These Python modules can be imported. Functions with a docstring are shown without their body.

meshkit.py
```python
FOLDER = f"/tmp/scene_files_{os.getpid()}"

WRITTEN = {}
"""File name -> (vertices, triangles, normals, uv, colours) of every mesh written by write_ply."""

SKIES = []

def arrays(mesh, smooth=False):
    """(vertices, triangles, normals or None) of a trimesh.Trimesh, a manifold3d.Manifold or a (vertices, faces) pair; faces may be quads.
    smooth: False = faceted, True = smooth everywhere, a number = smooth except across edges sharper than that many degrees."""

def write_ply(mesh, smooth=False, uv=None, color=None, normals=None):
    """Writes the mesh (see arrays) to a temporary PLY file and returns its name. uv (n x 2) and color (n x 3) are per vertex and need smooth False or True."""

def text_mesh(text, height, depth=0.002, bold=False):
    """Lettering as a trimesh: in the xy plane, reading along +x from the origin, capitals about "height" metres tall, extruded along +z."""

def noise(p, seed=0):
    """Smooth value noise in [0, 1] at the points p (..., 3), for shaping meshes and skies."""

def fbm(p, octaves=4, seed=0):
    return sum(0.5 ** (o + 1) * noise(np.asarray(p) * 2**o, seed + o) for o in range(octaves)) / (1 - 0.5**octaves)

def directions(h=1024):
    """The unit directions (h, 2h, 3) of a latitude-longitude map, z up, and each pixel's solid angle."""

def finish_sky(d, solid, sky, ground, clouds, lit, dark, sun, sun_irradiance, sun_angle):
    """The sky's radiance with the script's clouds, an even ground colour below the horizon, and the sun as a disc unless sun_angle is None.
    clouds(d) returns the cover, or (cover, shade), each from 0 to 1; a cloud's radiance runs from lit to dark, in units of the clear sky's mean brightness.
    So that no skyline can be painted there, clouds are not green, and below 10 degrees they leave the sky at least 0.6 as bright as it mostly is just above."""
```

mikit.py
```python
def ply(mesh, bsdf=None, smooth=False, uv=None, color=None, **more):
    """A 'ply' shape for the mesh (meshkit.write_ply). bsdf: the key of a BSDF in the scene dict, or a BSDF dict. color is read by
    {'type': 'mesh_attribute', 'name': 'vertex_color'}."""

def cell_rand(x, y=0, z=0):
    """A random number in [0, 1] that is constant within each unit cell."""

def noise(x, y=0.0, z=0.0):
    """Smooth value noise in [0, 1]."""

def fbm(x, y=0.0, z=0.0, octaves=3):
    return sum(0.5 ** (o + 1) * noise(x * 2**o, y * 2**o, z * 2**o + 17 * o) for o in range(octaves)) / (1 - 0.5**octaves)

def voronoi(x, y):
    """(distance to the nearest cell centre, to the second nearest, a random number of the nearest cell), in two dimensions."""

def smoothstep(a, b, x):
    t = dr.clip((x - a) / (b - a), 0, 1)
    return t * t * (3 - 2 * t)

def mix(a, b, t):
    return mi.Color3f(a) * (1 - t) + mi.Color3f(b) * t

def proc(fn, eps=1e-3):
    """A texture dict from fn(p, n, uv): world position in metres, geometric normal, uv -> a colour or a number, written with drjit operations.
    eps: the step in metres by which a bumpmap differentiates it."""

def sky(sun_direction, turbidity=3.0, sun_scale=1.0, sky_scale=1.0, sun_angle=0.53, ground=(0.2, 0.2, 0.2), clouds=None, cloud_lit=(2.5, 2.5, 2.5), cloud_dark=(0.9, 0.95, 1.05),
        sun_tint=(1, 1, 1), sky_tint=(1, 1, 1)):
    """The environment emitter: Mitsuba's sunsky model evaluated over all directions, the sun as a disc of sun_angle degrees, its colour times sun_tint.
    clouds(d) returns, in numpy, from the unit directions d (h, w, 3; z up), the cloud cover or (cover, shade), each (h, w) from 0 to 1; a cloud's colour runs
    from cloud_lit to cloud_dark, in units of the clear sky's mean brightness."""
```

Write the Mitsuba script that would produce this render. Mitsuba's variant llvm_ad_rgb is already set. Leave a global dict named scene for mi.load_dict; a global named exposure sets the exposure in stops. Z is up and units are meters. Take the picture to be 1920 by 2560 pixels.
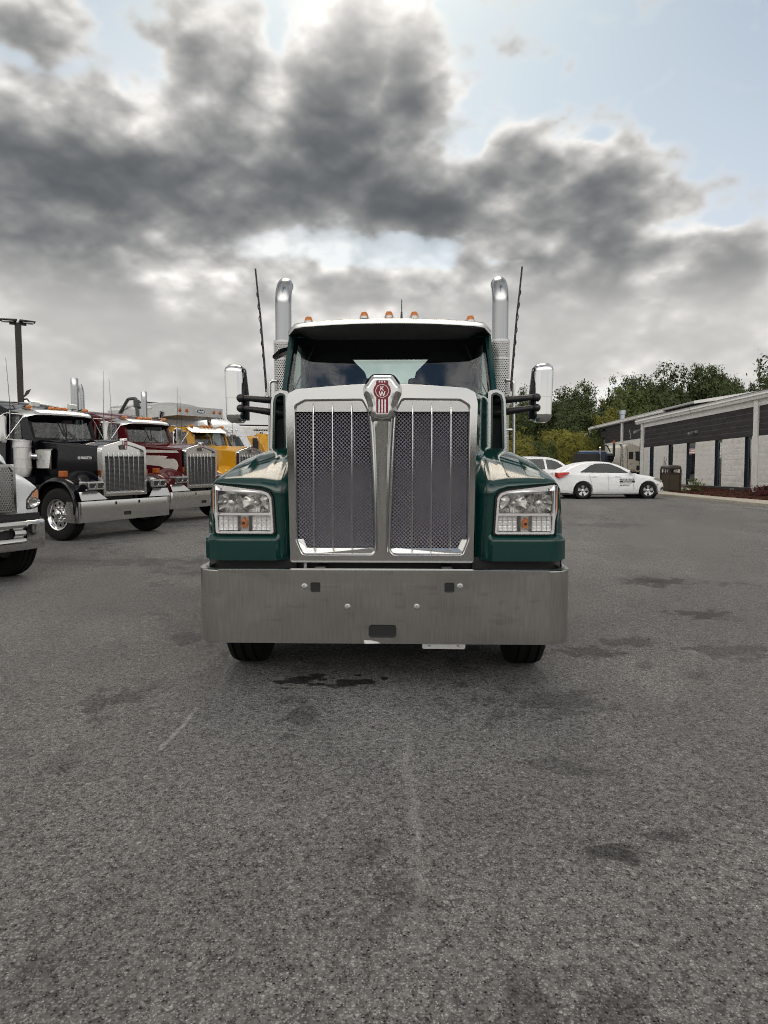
import math
import numpy as np
import trimesh
import drjit as dr
import mitsuba as mi
import manifold3d as m3
import shapely
import shapely.geometry as sg
import shapely.affinity as sa
import mikit
import meshkit
from mikit import proc, fbm, noise, cell_rand, smoothstep, mix, voronoi

rng = np.random.default_rng(7)
scene, labels = {}, {}
TF = mi.ScalarTransform4f

# ------------------------------------------------------------------ camera, sky, exposure
PITCH = math.atan(135 / 1775)
scene['camera'] = {'type': 'perspective', 'fov': 2 * math.degrees(math.atan(960 / 1775)), 'fov_axis': 'x', 'near_clip': 0.05, 'far_clip': 3000.0,
                   'to_world': TF().look_at(origin=[0, 0, 1.63], target=[0, math.cos(PITCH), 1.63 - math.sin(PITCH)], up=[0, 0, 1])}
exposure = 2.7

SUN_AZ, SUN_EL = -2.0, 50.0
SUN = [math.sin(math.radians(SUN_AZ)) * math.cos(math.radians(SUN_EL)), math.cos(math.radians(SUN_AZ)) * math.cos(math.radians(SUN_EL)), math.sin(math.radians(SUN_EL))]
# banks of cumulus: azimuth (0 = +y, clockwise), elevation, half width, half height, thickness
BANKS = [(-12.3, 27.0, 2.6, 2.4, .85), (-3.0, 27.2, 3.8, 2.4, 1.1), (3.0, 26.6, 2.8, 2.6, 1.15), (-4.0, 23.6, 6.6, 2.6, 1.0), (-3.4, 21.0, 7.0, 2.6, 1.25), (4.0, 19.2, 5.2, 1.7, 1.35), (-22.5, 20.2, 8.5, 2.6, 1.2), (-13.0, 19.6, 6.0, 2.0, .95),
         (-13.8, 23.2, 4.2, 2.0, .62), (-20.5, 24.0, 3.0, 1.2, .45), (11.0, 20.6, 3.2, 1.9, .8), (16.5, 19.6, 4.0, 2.2, .9), (18.6, 17.0, 4.6, 1.8, .8), (17.7, 13.6, 6.4, 1.8, 1.1), (25.0, 13.4, 5.0, 1.7, .95), (-22.0, 10.4, 6.4, 2.4, 1.1),
         (-0.6, 13.4, 2.7, .75, .75), (-25.5, 28.2, 3.6, 1.8, .75), (-11.5, 10.2, 4.6, 1.6, .75), (-24.5, 16.0, 6.0, 1.6, .85), (6.5, 13.8, 4.0, 1.1, .6), (9.0, 16.3, 3.6, 1.3, .65), (-18.0, 14.4, 6.0, 1.1, .6), (-1.0, 30.8, 2.6, 1.3, .5), (9.0, 10.5, 7.0, 1.8, .7),
         (21.0, 9.0, 8.0, 2.4, .8), (-8.0, 5.5, 16.0, 2.2, .75), (-24.0, 5.5, 8.0, 2.0, .8)]


def clouds(d):
    el = np.degrees(np.arcsin(np.clip(d[..., 2], -1, 1)))
    az = np.degrees(np.arctan2(d[..., 0], d[..., 1]))
    w = [meshkit.fbm(d * 8.0 + k, 4, seed=5) - .5 for k in (3.1, 31.7)]
    q = np.stack([d[..., 0], d[..., 1], 0 * el], -1) / (np.maximum(d[..., 2], 0) + .12)[..., None]
    wide = [np.clip(1.7 * meshkit.fbm(q * .8 + k, 4, seed=21) - t, 0, 1.2) for k, t in ((11.3, .42), (4.3, .55))]
    side = np.clip((np.abs(az) - 29) / 14, 0, 1)
    over = np.clip((el - 31) / 12, 0, 1)
    fine = np.abs(meshkit.fbm(d * np.array([13, 13, 19.]) + 7.7, 6, seed=3) - .5) * 2      # billows
    soft = meshkit.fbm(d * np.array([10, 10, 15.]) + 1.7, 6, seed=13) - .5
    wisp = meshkit.fbm(d * np.array([34, 34, 46.]) + 2.2, 5, seed=17) - .5
    puff = .62 * soft - .50 * (fine - .25) + .42 * wisp
    puff = puff * (1 + .7 * np.clip((16 - el) / 8, 0, 1))
    sheet = .13 * np.clip((27 - el) / 6, 0, 1) * np.clip((9 - az - 1.2 * (el - 18)) / 14, 0, 1) + .20 * np.clip((15.5 - el) / 4, 0, 1)

    def mass(shift):
        a2, e2 = az + 8 * w[0] + .10 * shift, el + 4.2 * w[1] + shift
        m = np.zeros(az.shape)
        for ca, ce, ra, re, t in BANKS:
            r2 = ((a2 - ca) / ra) ** 2 + ((e2 - ce) / np.where(e2 < ce, re * .85, re * 1.2)) ** 2
            m = np.maximum(m, t * np.exp(-.8 * r2)) + .10 * t * np.exp(-.8 * r2)
        m = (m + sheet - .42 * np.exp(-((az + 1) / 8) ** 2 - ((e2 - 15.7) / 1.1) ** 2)) * (1 - side) + side * wide[0]
        return m * (1 - over) + over * wide[1]
    here, above = mass(0), (mass(1.0) + mass(2.2)) / 2
    dens = here + puff
    t = np.clip((dens - .05) / .30, 0, 1)
    cover = t * t * (3 - 2 * t)
    veil = (.26 + .50 * np.clip((12 - az) / 24, 0, 1)) * np.clip((31 - el) / 14, 0, 1) * (1 - over)
    depth = .50 * above + .42 * here + 1.4 * puff
    shade = np.clip(1 - np.exp(-2.5 * np.clip(depth - .10, 0, 9)), 0, 1)
    toward = np.clip((d @ np.array(SUN) + .35) / 1.15, 0, 1)                  # towards the sun we look at the unlit side of the clouds
    shade = shade * (.10 + .90 * toward)
    shade = shade + (1 - shade) * .71 * np.clip((toward - .35) / .4, 0, 1)
    low = np.clip((15 - el) / 4.5, 0, 1)
    shade = shade * (1 - .12 * low) + (1 - shade) * .72 * side * np.clip((26 - el) / 8, 0, 1)                # the far clouds pale towards the horizon
    glow = np.exp(-(np.maximum(1 - d @ np.array(SUN), 0) / .034) ** 1.6)                            # thin bright cloud over the hidden sun
    shade = shade * (1 - .92 * glow)
    cover = np.maximum(cover, .96 * np.clip(1.6 * glow, 0, 1))
    c = 1 - (1 - cover) * (1 - veil)
    shade = shade * (cover + .95 * (c - cover)) / np.maximum(c, 1e-6)
    return np.clip(.985 * c, 0, 1), np.clip(shade, 0, 1)


scene['sky_light'] = mikit.sky(SUN, turbidity=4.5, sun_scale=0.06, sun_angle=30.0, sky_scale=0.48, clouds=clouds, cloud_lit=(9.6, 9.2, 8.6), cloud_dark=(.20, .235, .27), sky_tint=(1.04, 1.02, .93), sun_tint=(1, .97, .93))


# ------------------------------------------------------------------ helpers
def cat(*ms):
    ms = [m for m in ms if m is not None]
    return trimesh.util.concatenate(ms) if len(ms) > 1 else ms[0]


def man(v):
    return m3.Manifold.hull_points(np.asarray(v, np.float64))


def tri(m):
    q = m.to_mesh()
    return trimesh.Trimesh(np.asarray(q.vert_properties)[:, :3], np.asarray(q.tri_verts), process=False)


def box(x0, x1, y0, y1, z0, z1, c=0.0):
    """A box, its edges chamfered by c."""
    if c <= 0:
        return trimesh.creation.box(bounds=[[x0, y0, z0], [x1, y1, z1]])
    p = []
    for i in range(3):
        for s in np.ndindex(2, 2, 2):
            q = [(x0, x1)[s[0]], (y0, y1)[s[1]], (z0, z1)[s[2]]]
            for k in range(3):
                if k != i:
                    q[k] += c * (1 - 2 * s[k])
            p.append(q)
    return tri(man(p))


def hull(p):
    return tri(man(p))


def grid(G, keep=None, closed=False):
    """A sheet through the points G (m, n, 3); closed joins the last column to the first."""
    G = np.asarray(G, float)
    m, n = G.shape[:2]
    i, j = np.meshgrid(np.arange(m - 1), np.arange(n if closed else n - 1), indexing='ij')
    if keep is not None:
        i, j = i[keep], j[keep]
    i, j = i.ravel(), j.ravel()
    a, b, c, e = i * n + j, i * n + (j + 1) % n, (i + 1) * n + (j + 1) % n, (i + 1) * n + j
    return trimesh.Trimesh(G.reshape(-1, 3), np.vstack([np.stack([a, b, c], 1), np.stack([a, c, e], 1)]), process=False)


def loft(rings, cap=True):
    R = np.asarray(rings, float)
    m = grid(R, closed=True)
    if not cap:
        return m
    n = R.shape[1]
    v = np.vstack([m.vertices, R[0].mean(0), R[-1].mean(0)])
    k, L = len(m.vertices), len(R) - 1
    j = np.arange(n)
    f0 = np.stack([j * 0 + k, (j + 1) % n, j], 1)
    f1 = np.stack([j * 0 + k + 1, L * n + j, L * n + (j + 1) % n], 1)
    return trimesh.Trimesh(v, np.vstack([m.faces, f0, f1]), process=False)


def tube(pts, r, n=10, cap=True):
    p = np.asarray(pts, float)
    r = np.broadcast_to(np.asarray(r, float), (len(p),))
    t = np.gradient(p, axis=0)
    t /= np.linalg.norm(t, axis=1, keepdims=True) + 1e-12
    a = np.cross(t[0], [0, 0, 1.] if abs(t[0][2]) < .9 else [1., 0, 0])
    rings = []
    for i in range(len(p)):
        a = a - t[i] * (a @ t[i])
        a /= np.linalg.norm(a)
        b = np.cross(t[i], a)
        g = np.arange(n) * 2 * np.pi / n
        rings.append(p[i] + r[i] * (np.cos(g)[:, None] * a + np.sin(g)[:, None] * b))
    return loft(rings, cap)


def arc(pts, rad, n=6):
    """Polyline with its inner corners rounded."""
    p = [np.asarray(q, float) for q in pts]
    out = [p[0]]
    for i in range(1, len(p) - 1):
        u, w = p[i - 1] - p[i], p[i + 1] - p[i]
        k = min(rad, .49 * np.linalg.norm(u), .49 * np.linalg.norm(w))
        s, e = p[i] + u / np.linalg.norm(u) * k, p[i] + w / np.linalg.norm(w) * k
        for t in np.linspace(0, 1, n):
            out.append((1 - t) ** 2 * s + 2 * t * (1 - t) * p[i] + t * t * e)
    out.append(p[-1])
    return np.array(out)


def lathe(prof, n=24, axis='z'):
    """prof: (radius, height) pairs turned about the axis through the origin."""
    g = np.arange(n) * 2 * np.pi / n
    R = []
    for r, h in prof:
        c, s, k = r * np.cos(g), r * np.sin(g), np.full(n, float(h))
        R.append(np.stack({'z': [c, s, k], 'x': [k, c, s], 'y': [c, k, s]}[axis], 1))
    return grid(R, closed=True)


def mv(m, x=0, y=0, z=0, rx=0, ry=0, rz=0, s=None):
    m = m.copy()
    T = np.eye(4)
    for a, v in ((rx, [1, 0, 0]), (ry, [0, 1, 0]), (rz, [0, 0, 1])):
        if a:
            T = trimesh.transformations.rotation_matrix(math.radians(a), v) @ T
    if s is not None:
        T = T @ np.diag([*np.broadcast_to(s, 3), 1])
    T[:3, 3] = [x, y, z]
    m.apply_transform(T)
    return m


def mir(m):
    m = m.copy()
    m.vertices = m.vertices * [-1, 1, 1]
    m.faces = m.faces[:, ::-1]
    return m


def poly(p, r=0.0, n=6):
    s = sg.Polygon(p) if not isinstance(p, sg.base.BaseGeometry) else p
    return s.buffer(-r, quad_segs=n).buffer(r, quad_segs=n) if r else s


def ext(p, d0, d1, plane='xz'):
    """The 2-D shape p extruded from d0 to d1 along the axis missing from the plane's name."""
    s = p if isinstance(p, sg.base.BaseGeometry) else sg.Polygon(p)
    out = []
    for g in getattr(s, 'geoms', [s]):
        if g.geom_type != 'Polygon' or g.area < 1e-9:
            continue
        m = trimesh.creation.extrude_polygon(g, abs(d1 - d0), engine='earcut')
        v = m.vertices + [0, 0, min(d0, d1)]
        a, b, c = v[:, 0], v[:, 1], v[:, 2]
        v2 = {'xz': np.stack([a, c, b], 1), 'yz': np.stack([c, a, b], 1), 'xy': np.stack([a, b, c], 1)}[plane]
        out.append(trimesh.Trimesh(v2, m.faces[:, ::-1] if plane == 'xz' else m.faces, process=False))
    return cat(*out)


def rr(x0, x1, z0, z1, r, n=5):
    return sg.box(x0 + r, z0 + r, x1 - r, z1 - r).buffer(r, quad_segs=n)


def ring2(s, n, start=0.):
    """n points evenly along the outline of a shapely polygon."""
    l = s.exterior
    return np.array([l.interpolate(t, normalized=True).coords[0] for t in (np.arange(n) / n + start) % 1])


def slab(s, depths, insets, n=96, plane='xz', cap=True):
    """A rounded slab: the outline s inset by insets[i] at depth depths[i]."""
    R = []
    for d, i in zip(depths, insets):
        g = s.buffer(-i, quad_segs=8) if i else s
        if g.geom_type != 'Polygon':
            g = max(g.geoms, key=lambda x: x.area)
        c = np.array(g.centroid.coords[0])
        p = ring2(g, n)
        k = np.argmin(np.arctan2(p[:, 1] - c[1], p[:, 0] - c[0]))
        p = np.roll(p, -k, 0)
        if sg.LinearRing(p).is_ccw is False:
            p = np.roll(p[::-1], 1, 0)
        q = np.full(n, float(d))
        R.append(np.stack({'xz': [p[:, 0], q, p[:, 1]], 'yz': [q, p[:, 0], p[:, 1]], 'xy': [p[:, 0], p[:, 1], q]}[plane], 1))
    return loft(R, cap)


def text(t, h, depth=.003, bold=False, w=None):
    """Lettering standing in the xz plane, read from -y, centred on the origin."""
    m = meshkit.text_mesh(t, h, depth, bold)
    v = np.array(m.vertices)
    lo, hi = v.min(0), v.max(0)
    v = v - [(lo[0] + hi[0]) / 2, (lo[1] + hi[1]) / 2, 0]
    if w:
        v[:, 0] *= w / (hi[0] - lo[0])
    m.vertices = np.stack([v[:, 0], -v[:, 2], v[:, 1]], 1)
    return m


class Thing:
    """A thing of the scene: the key its parts' keys start with, and its place."""

    def __init__(self, name, label, category, loc=(0, 0, 0), rz=0.0, group=None, scale=1.0, rx=0.0):
        self.key = numbered(name)
        self.T = TF().translate(list(loc)).rotate([0, 0, 1], rz).rotate([1, 0, 0], rx).scale(scale)
        labels[self.key] = {'label': label, 'category': category}
        if group:
            labels[self.key]['group'] = group

    def part(self, name, mesh, mat, smooth=30, under=None, label=None, stuff=False):
        k = numbered((under or self.key) + '__' + name)
        if isinstance(mesh, dict):
            scene[k] = {**mesh, 'to_world': self.T, 'bsdf': {'type': 'ref', 'id': mat}}
        else:
            scene[k] = mikit.ply(mesh, mat, smooth=smooth, to_world=self.T)
        if label or stuff:
            labels[k] = {**({'label': label} if label else {}), **({'kind': 'stuff'} if stuff else {})}
        return k


def used(k):
    return k in scene or k in labels or any(x.startswith(k + '__') for x in scene)


NEXT = {}


def numbered(base):
    i = NEXT.get(base, 0)
    NEXT[base] = i + 1
    return base if i == 0 else f'{base}_{i:03d}'


def struct(name, mesh, mat, smooth=False, **kw):
    k = numbered(name)
    scene[k] = mikit.ply(mesh, mat, smooth=smooth)
    labels[k] = {'kind': 'structure', **kw}
    return k


# ------------------------------------------------------------------ materials
def mat(name, d):
    scene[name] = d
    return name


def rgb(*c):
    return {'type': 'rgb', 'value': list(c)}


def plain(name, c, rough=.5, spec=.5, **kw):
    return mat(name, {'type': 'twosided', 'b': {'type': 'principled', 'base_color': rgb(*c), 'roughness': rough, 'specular': spec, **kw}})


def paint(name, c, metal=.0, rough=.35, coat=1.0):
    return mat(name, {'type': 'twosided', 'b': {'type': 'principled', 'base_color': rgb(*c), 'roughness': .06, 'metallic': 0.0, 'specular': .5}})


def metal(name, c, alpha):
    return mat(name, {'type': 'twosided', 'b': {'type': 'roughconductor', 'material': 'none', 'specular_reflectance': rgb(*c), 'alpha': alpha}})


metal('chrome', (.70, .70, .69), .015)
metal('stack_chrome', (.43, .44, .45), .04)
plain('lamp_silver', (.80, .80, .80), .18, .8, metallic=.45)
metal('chrome_soft', (.70, .70, .68), .07)
metal('steel', (.60, .60, .59), .20)
metal('aluminium', (.66, .66, .65), .28)
plain('black_plastic', (.012, .012, .013), .45)
plain('black_gloss', (.006, .006, .008), .12)
plain('rubber', (.006, .006, .006), .75, .3)
plain('dark_interior', (.012, .014, .016), .7, .2)
plain('seat_cloth', (.016, .018, .02), .9, .1)
plain('radiator_dark', (.006, .005, .014), .7, .1)
plain('grey_plastic', (.18, .18, .18), .5)
plain('white_plastic', (.62, .62, .6), .4)
plain('orange_lens', (.42, .12, .008), .12, .6, clearcoat=1.0)
plain('red_lens', (.35, .01, .01), .1, .6, clearcoat=1.0)
plain('badge_red', (.17, .008, .02), .25)
plain('badge_white', (.75, .75, .75), .3)
plain('paper', (.6, .6, .58), .8)
mat('pane', {'type': 'thindielectric', 'int_ior': 1.5})
mat('tinted_pane', {'type': 'thindielectric', 'int_ior': 1.75, 'specular_transmittance': rgb(.80, .90, .87)})
mat('dark_pane', {'type': 'thindielectric', 'int_ior': 1.5, 'specular_transmittance': rgb(.2, .24, .25)})
plain('grille_wire', (.50, .49, .53), .25, .8, metallic=.2)
plain('guard_metal', (.60, .60, .59), .22, .8, metallic=.6)
mat('water', {'type': 'dielectric', 'int_ior': 1.33})
mat('lens', {'type': 'thindielectric', 'int_ior': 1.45})
metal('green_flake', (.006, .075, .066), .30)


def paint_flake(name, c, w=.5):
    """Metallic paint: flakes under a clear coat."""
    return mat(name, {'type': 'twosided', 'b': {'type': 'principled', 'base_color': rgb(*c), 'roughness': .06, 'specular': .55, 'clearcoat': .5, 'clearcoat_gloss': .99}})


paint_flake('green_paint', (.0008, .027, .023), .45)
plain('black_paint', (.002, .002, .004), .06, .32)
paint('maroon_paint', (.065, .007, .009))
paint('yellow_paint', (.50, .25, .014))
paint('white_paint', (.70, .72, .73))
paint('car_white', (.74, .75, .76))
paint('blue_paint', (.010, .045, .12))
paint('cream_paint', (.62, .58, .50))
plain('silver_stripe', (.46, .44, .40), .35, .5, clearcoat=1.0)


def brushed(p, n, uv):
    s = fbm(p.x * 130, p.y * 130, p.z * 9, 3)
    blotch = fbm(p.x * 6, p.y * 6 + 3, p.z * 6, 3)
    smear = smoothstep(.64, .76, fbm(p.x * 9 + 7, p.y * 9, p.z * 22, 4))
    v = .60 + .18 * (s - .5) + .10 * (blotch - .5) - .07 * smear
    return mi.Color3f(v, v * .985, v * .95)


def brushed_rough(p, n, uv):
    return .17 + .12 * (fbm(p.x * 150, p.y * 150, p.z * 10, 2) - .5) + .10 * (fbm(p.x * 5, p.y * 5, p.z * 5, 2) - .5)


mat('brushed_bumper', {'type': 'twosided', 'b': {'type': 'principled', 'base_color': proc(brushed), 'roughness': proc(brushed_rough), 'metallic': 1.0, 'anisotropic': .5}})


STAINS = [(.93, 2.83, .10, .55), (1.20, 2.96, .07, .45), (1.15, 4.65, .26, .35), (.97, 3.65, .16, .3), (1.78, 5.9, .22, .45), (5.6, 17.2, .8, .4), (3.6, 9.3, .34, .5), (3.4, 7.3, .28, .5), (2.15, 6.2, .22, .4), (2.9, 5.9, .3, .35), (-5.1, 11.2, .5, .35), (-3.9, 11.1, .6, .4)]


def asphalt_color(p, n, uv):
    x, y = p.x, p.y
    wx, wy = x + .004 * noise(x * 90, y * 90), y + .004 * noise(x * 90 + 9, y * 90)
    d1, d2, r = voronoi(wx / .0125, wy / .0125)
    e1, e2, q = voronoi(wx / .019 + 51, wy / .019)
    v = .098 + .062 * (fbm(x * 55, y * 55, 0, 2) - .5) * 2
    v += smoothstep(.42, .25, d1) * (r - .42) * .17
    v += smoothstep(.36, .22, e1) * smoothstep(.66, .92, q) * .13 * noise(x * 130, y * 130)
    f1, f2, u = voronoi(x / .0068 + 17, y / .0068)
    v += (smoothstep(.74, .97, u) * .15 - smoothstep(.22, .05, u) * .05) * smoothstep(.45, .25, f1)
    g1, g2, h = voronoi(wx / .045 + 9, wy / .045)
    v += smoothstep(.27, .17, g1) * smoothstep(.95, .98, h) * .10
    v -= smoothstep(.05, .0, d2 - d1) * .014
    big = fbm(x * .33 + 4, y * .33, 0, 4)
    mid = fbm(x * 2.1, y * 1.6 + 9, 0, 3)
    v *= .86 + .34 * big + .22 * (mid - .5)
    worn = smoothstep(.52, .66, fbm(x * 1.3 + 40, y * .75, 0, 4))
    v *= 1 + .14 * worn
    oil = smoothstep(.60, .72, fbm(x * 1.7 + 21, y * 1.1 + 13, 0, 4)) * smoothstep(.45, .62, fbm(x * 9, y * 6, 0, 3))
    v *= 1 - .38 * oil
    drip = smoothstep(.62, .40, dr.sqrt(dr.square((x + .45) / .80) + dr.square((y - 5.10) / .26)) + 1.5 * (fbm(x * 8, y * 12, 0, 3) - .42))
    v *= 1 - .8 * drip
    for sx, sy, sr, k in STAINS:
        r_ = dr.sqrt(dr.square((x - sx) / (1.6 * sr)) + dr.square((y - sy) / sr)) + 2.0 * (fbm(x * 9 + sx, y * 12, 0, 5) - .46)
        v *= 1 - k * smoothstep(1.0, .55, r_)
    # chalky scrapes and a hairline crack
    t = dr.clip(((x + 1.262) * .022 + (y - 3.86) * .66) / (.022**2 + .66**2), 0, 1)
    ds = dr.sqrt(dr.square(x + 1.262 - .022 * t - .05 * noise(y * 4)) + dr.square(y - 3.86 - .66 * t))
    v += .10 * smoothstep(.024, .0, ds + .03 * (fbm(x * 40, y * 40, 0, 2) - .45))
    t2 = dr.clip((y - 2.0) / 2.6, 0, 1)
    xc = .14 + .05 * (noise(y * 3.0) - .5) + .015 * (noise(y * 21) - .5)
    v += .045 * smoothstep(.05, .0, dr.abs(x - xc) + .06 * (fbm(x * 30, y * 12, 0, 3) - .42)) * smoothstep(0, .15, t2) * smoothstep(1, .7, t2)
    v -= .05 * smoothstep(.004, .001, dr.abs(x - xc - .004) + .004 * noise(y * 60)) * smoothstep(1, .3, t2) * smoothstep(.35, .5, noise(y * 4 + 3))
    v = dr.clip(v, .012, .5)
    return mi.Color3f(v * 1.0, v * .99, v * .965)


def asphalt_bump(p, n, uv):
    x, y = p.x, p.y
    d1, d2, r = voronoi(x / .0125, y / .0125)
    return smoothstep(.55, .2, d1) * (.4 + .6 * r) + .5 * fbm(x * 40, y * 40, 0, 2)


mat('asphalt', {'type': 'twosided', 'b': {'type': 'bumpmap', 'arbitrary': proc(asphalt_bump, eps=.002), 'scale': .0035,
                                          'n': {'type': 'principled', 'base_color': proc(asphalt_color), 'roughness': .75, 'specular': .16}}})

# ------------------------------------------------------------------ ground
struct('asphalt_lot', grid(np.array([[[x, y, 0] for x in np.linspace(-90, 60, 31)] for y in np.linspace(-70, 80, 31)])[:, ::-1]), 'asphalt')

# ------------------------------------------------------------------ the green tractor in front
def tyre_mesh(R=.52, w=.28, r=.30, n=48):
    """A lorry tyre about the x axis, with grooves round its tread."""
    h = w / 2
    g = [(-.60, 0), (-.56, -.016), (-.50, -.016), (-.46, 0), (-.12, 0), (-.08, -.016), (.08, -.016), (.12, 0), (.46, 0), (.50, -.016), (.56, -.016), (.60, 0)]
    prof = [(r, -h * .72), (r + .03, -h * .95), ((R + r) / 2, -h), (R - .05, -h * .97), (R - .012, -h * .84)] + [(R + d, h * t) for t, d in g] + [(R - .012, h * .84), (R - .05, h * .97), ((R + r) / 2, h), (r + .03, h * .95), (r, h * .72)]
    return lathe(prof, n, 'x')


def wheel(t, x, y, side, steer=True, R=.52, rim_mat='chrome', w=.28, nuts=True, name='wheel'):
    """Tyre, rim with hand holes, hub and lug nuts; side = -1 or 1 is the way the rim faces."""
    k = numbered(t.key + '__' + name)
    T0 = TF().translate([x, y, R])

    def put(n, m, mt, smooth=30):
        q = numbered(k + '__' + n)
        scene[q] = mikit.ply(m, mt, smooth=smooth, to_world=t.T @ T0)
    put('tyre', tyre_mesh(R, w), 'rubber', 40)
    s = side
    h = w / 2
    ring = [(.31, s * h * .95), (.295, s * h * .9), (.27, s * h * .62), (.262, s * h * .40)]
    put('rim', lathe(ring, 40, 'x'), rim_mat)
    face = sg.Point(0, 0).buffer(.265, quad_segs=16)
    for i in range(10):
        a = 2 * math.pi * (i + .5) / 10
        face = face.difference(sg.Point(.212 * math.cos(a), .212 * math.sin(a)).buffer(.027, quad_segs=4))
    disc = ext(face, 0, .012, 'yz')
    v = np.array(disc.vertices)
    rad = np.hypot(v[:, 1], v[:, 2])
    v[:, 0] = s * (h * .40 + v[:, 0] - .05 * np.clip((.19 - rad) / .19, 0, 1) * (0 if steer else 1))
    disc.vertices = v
    put('disc', disc, rim_mat)
    put('hub', lathe([(.10, s * h * .42), (.10, s * h * .75), (.085, s * h * .95), (.05, s * h * 1.08), (.0, s * h * 1.12)], 20, 'x'), rim_mat)
    if nuts:
        nm = [mv(lathe([(.019, s * h * .45), (.017, s * h * .62), (.010, s * h * .72), (0, s * h * .73)], 8, 'x'), 0, .142 * math.cos(a), .142 * math.sin(a)) for a in np.arange(10) * 2 * math.pi / 10]
        for m in nm:
            put('lug_nut', m, rim_mat)
    put('inner', lathe([(.30, 0), (.27, -s * h * .3), (.0, -s * h * .3)], 16, 'x'), 'black_plastic')


G = Thing('green_truck', 'dark green day cab tractor truck facing the camera, tall chrome grille, centre of the lot', 'truck', (-.008, 4.68, 0), -1.6)

# bumper: a deep brushed plate with its ends wrapped back
BZ0, BZ1, BX, BR = .388, .884, 1.105, .155
plate = rr(-BX, BX, BZ0, BZ1, .001).intersection(sg.box(-BX, BZ0, BX, BZ1))
for h in (rr(-.484 - .0, -.418, .735, .802, .012), rr(.410, .476, .737, .804, .012), rr(-.095, .091, .428, .517, .022)):
    plate = plate.difference(h)


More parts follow.
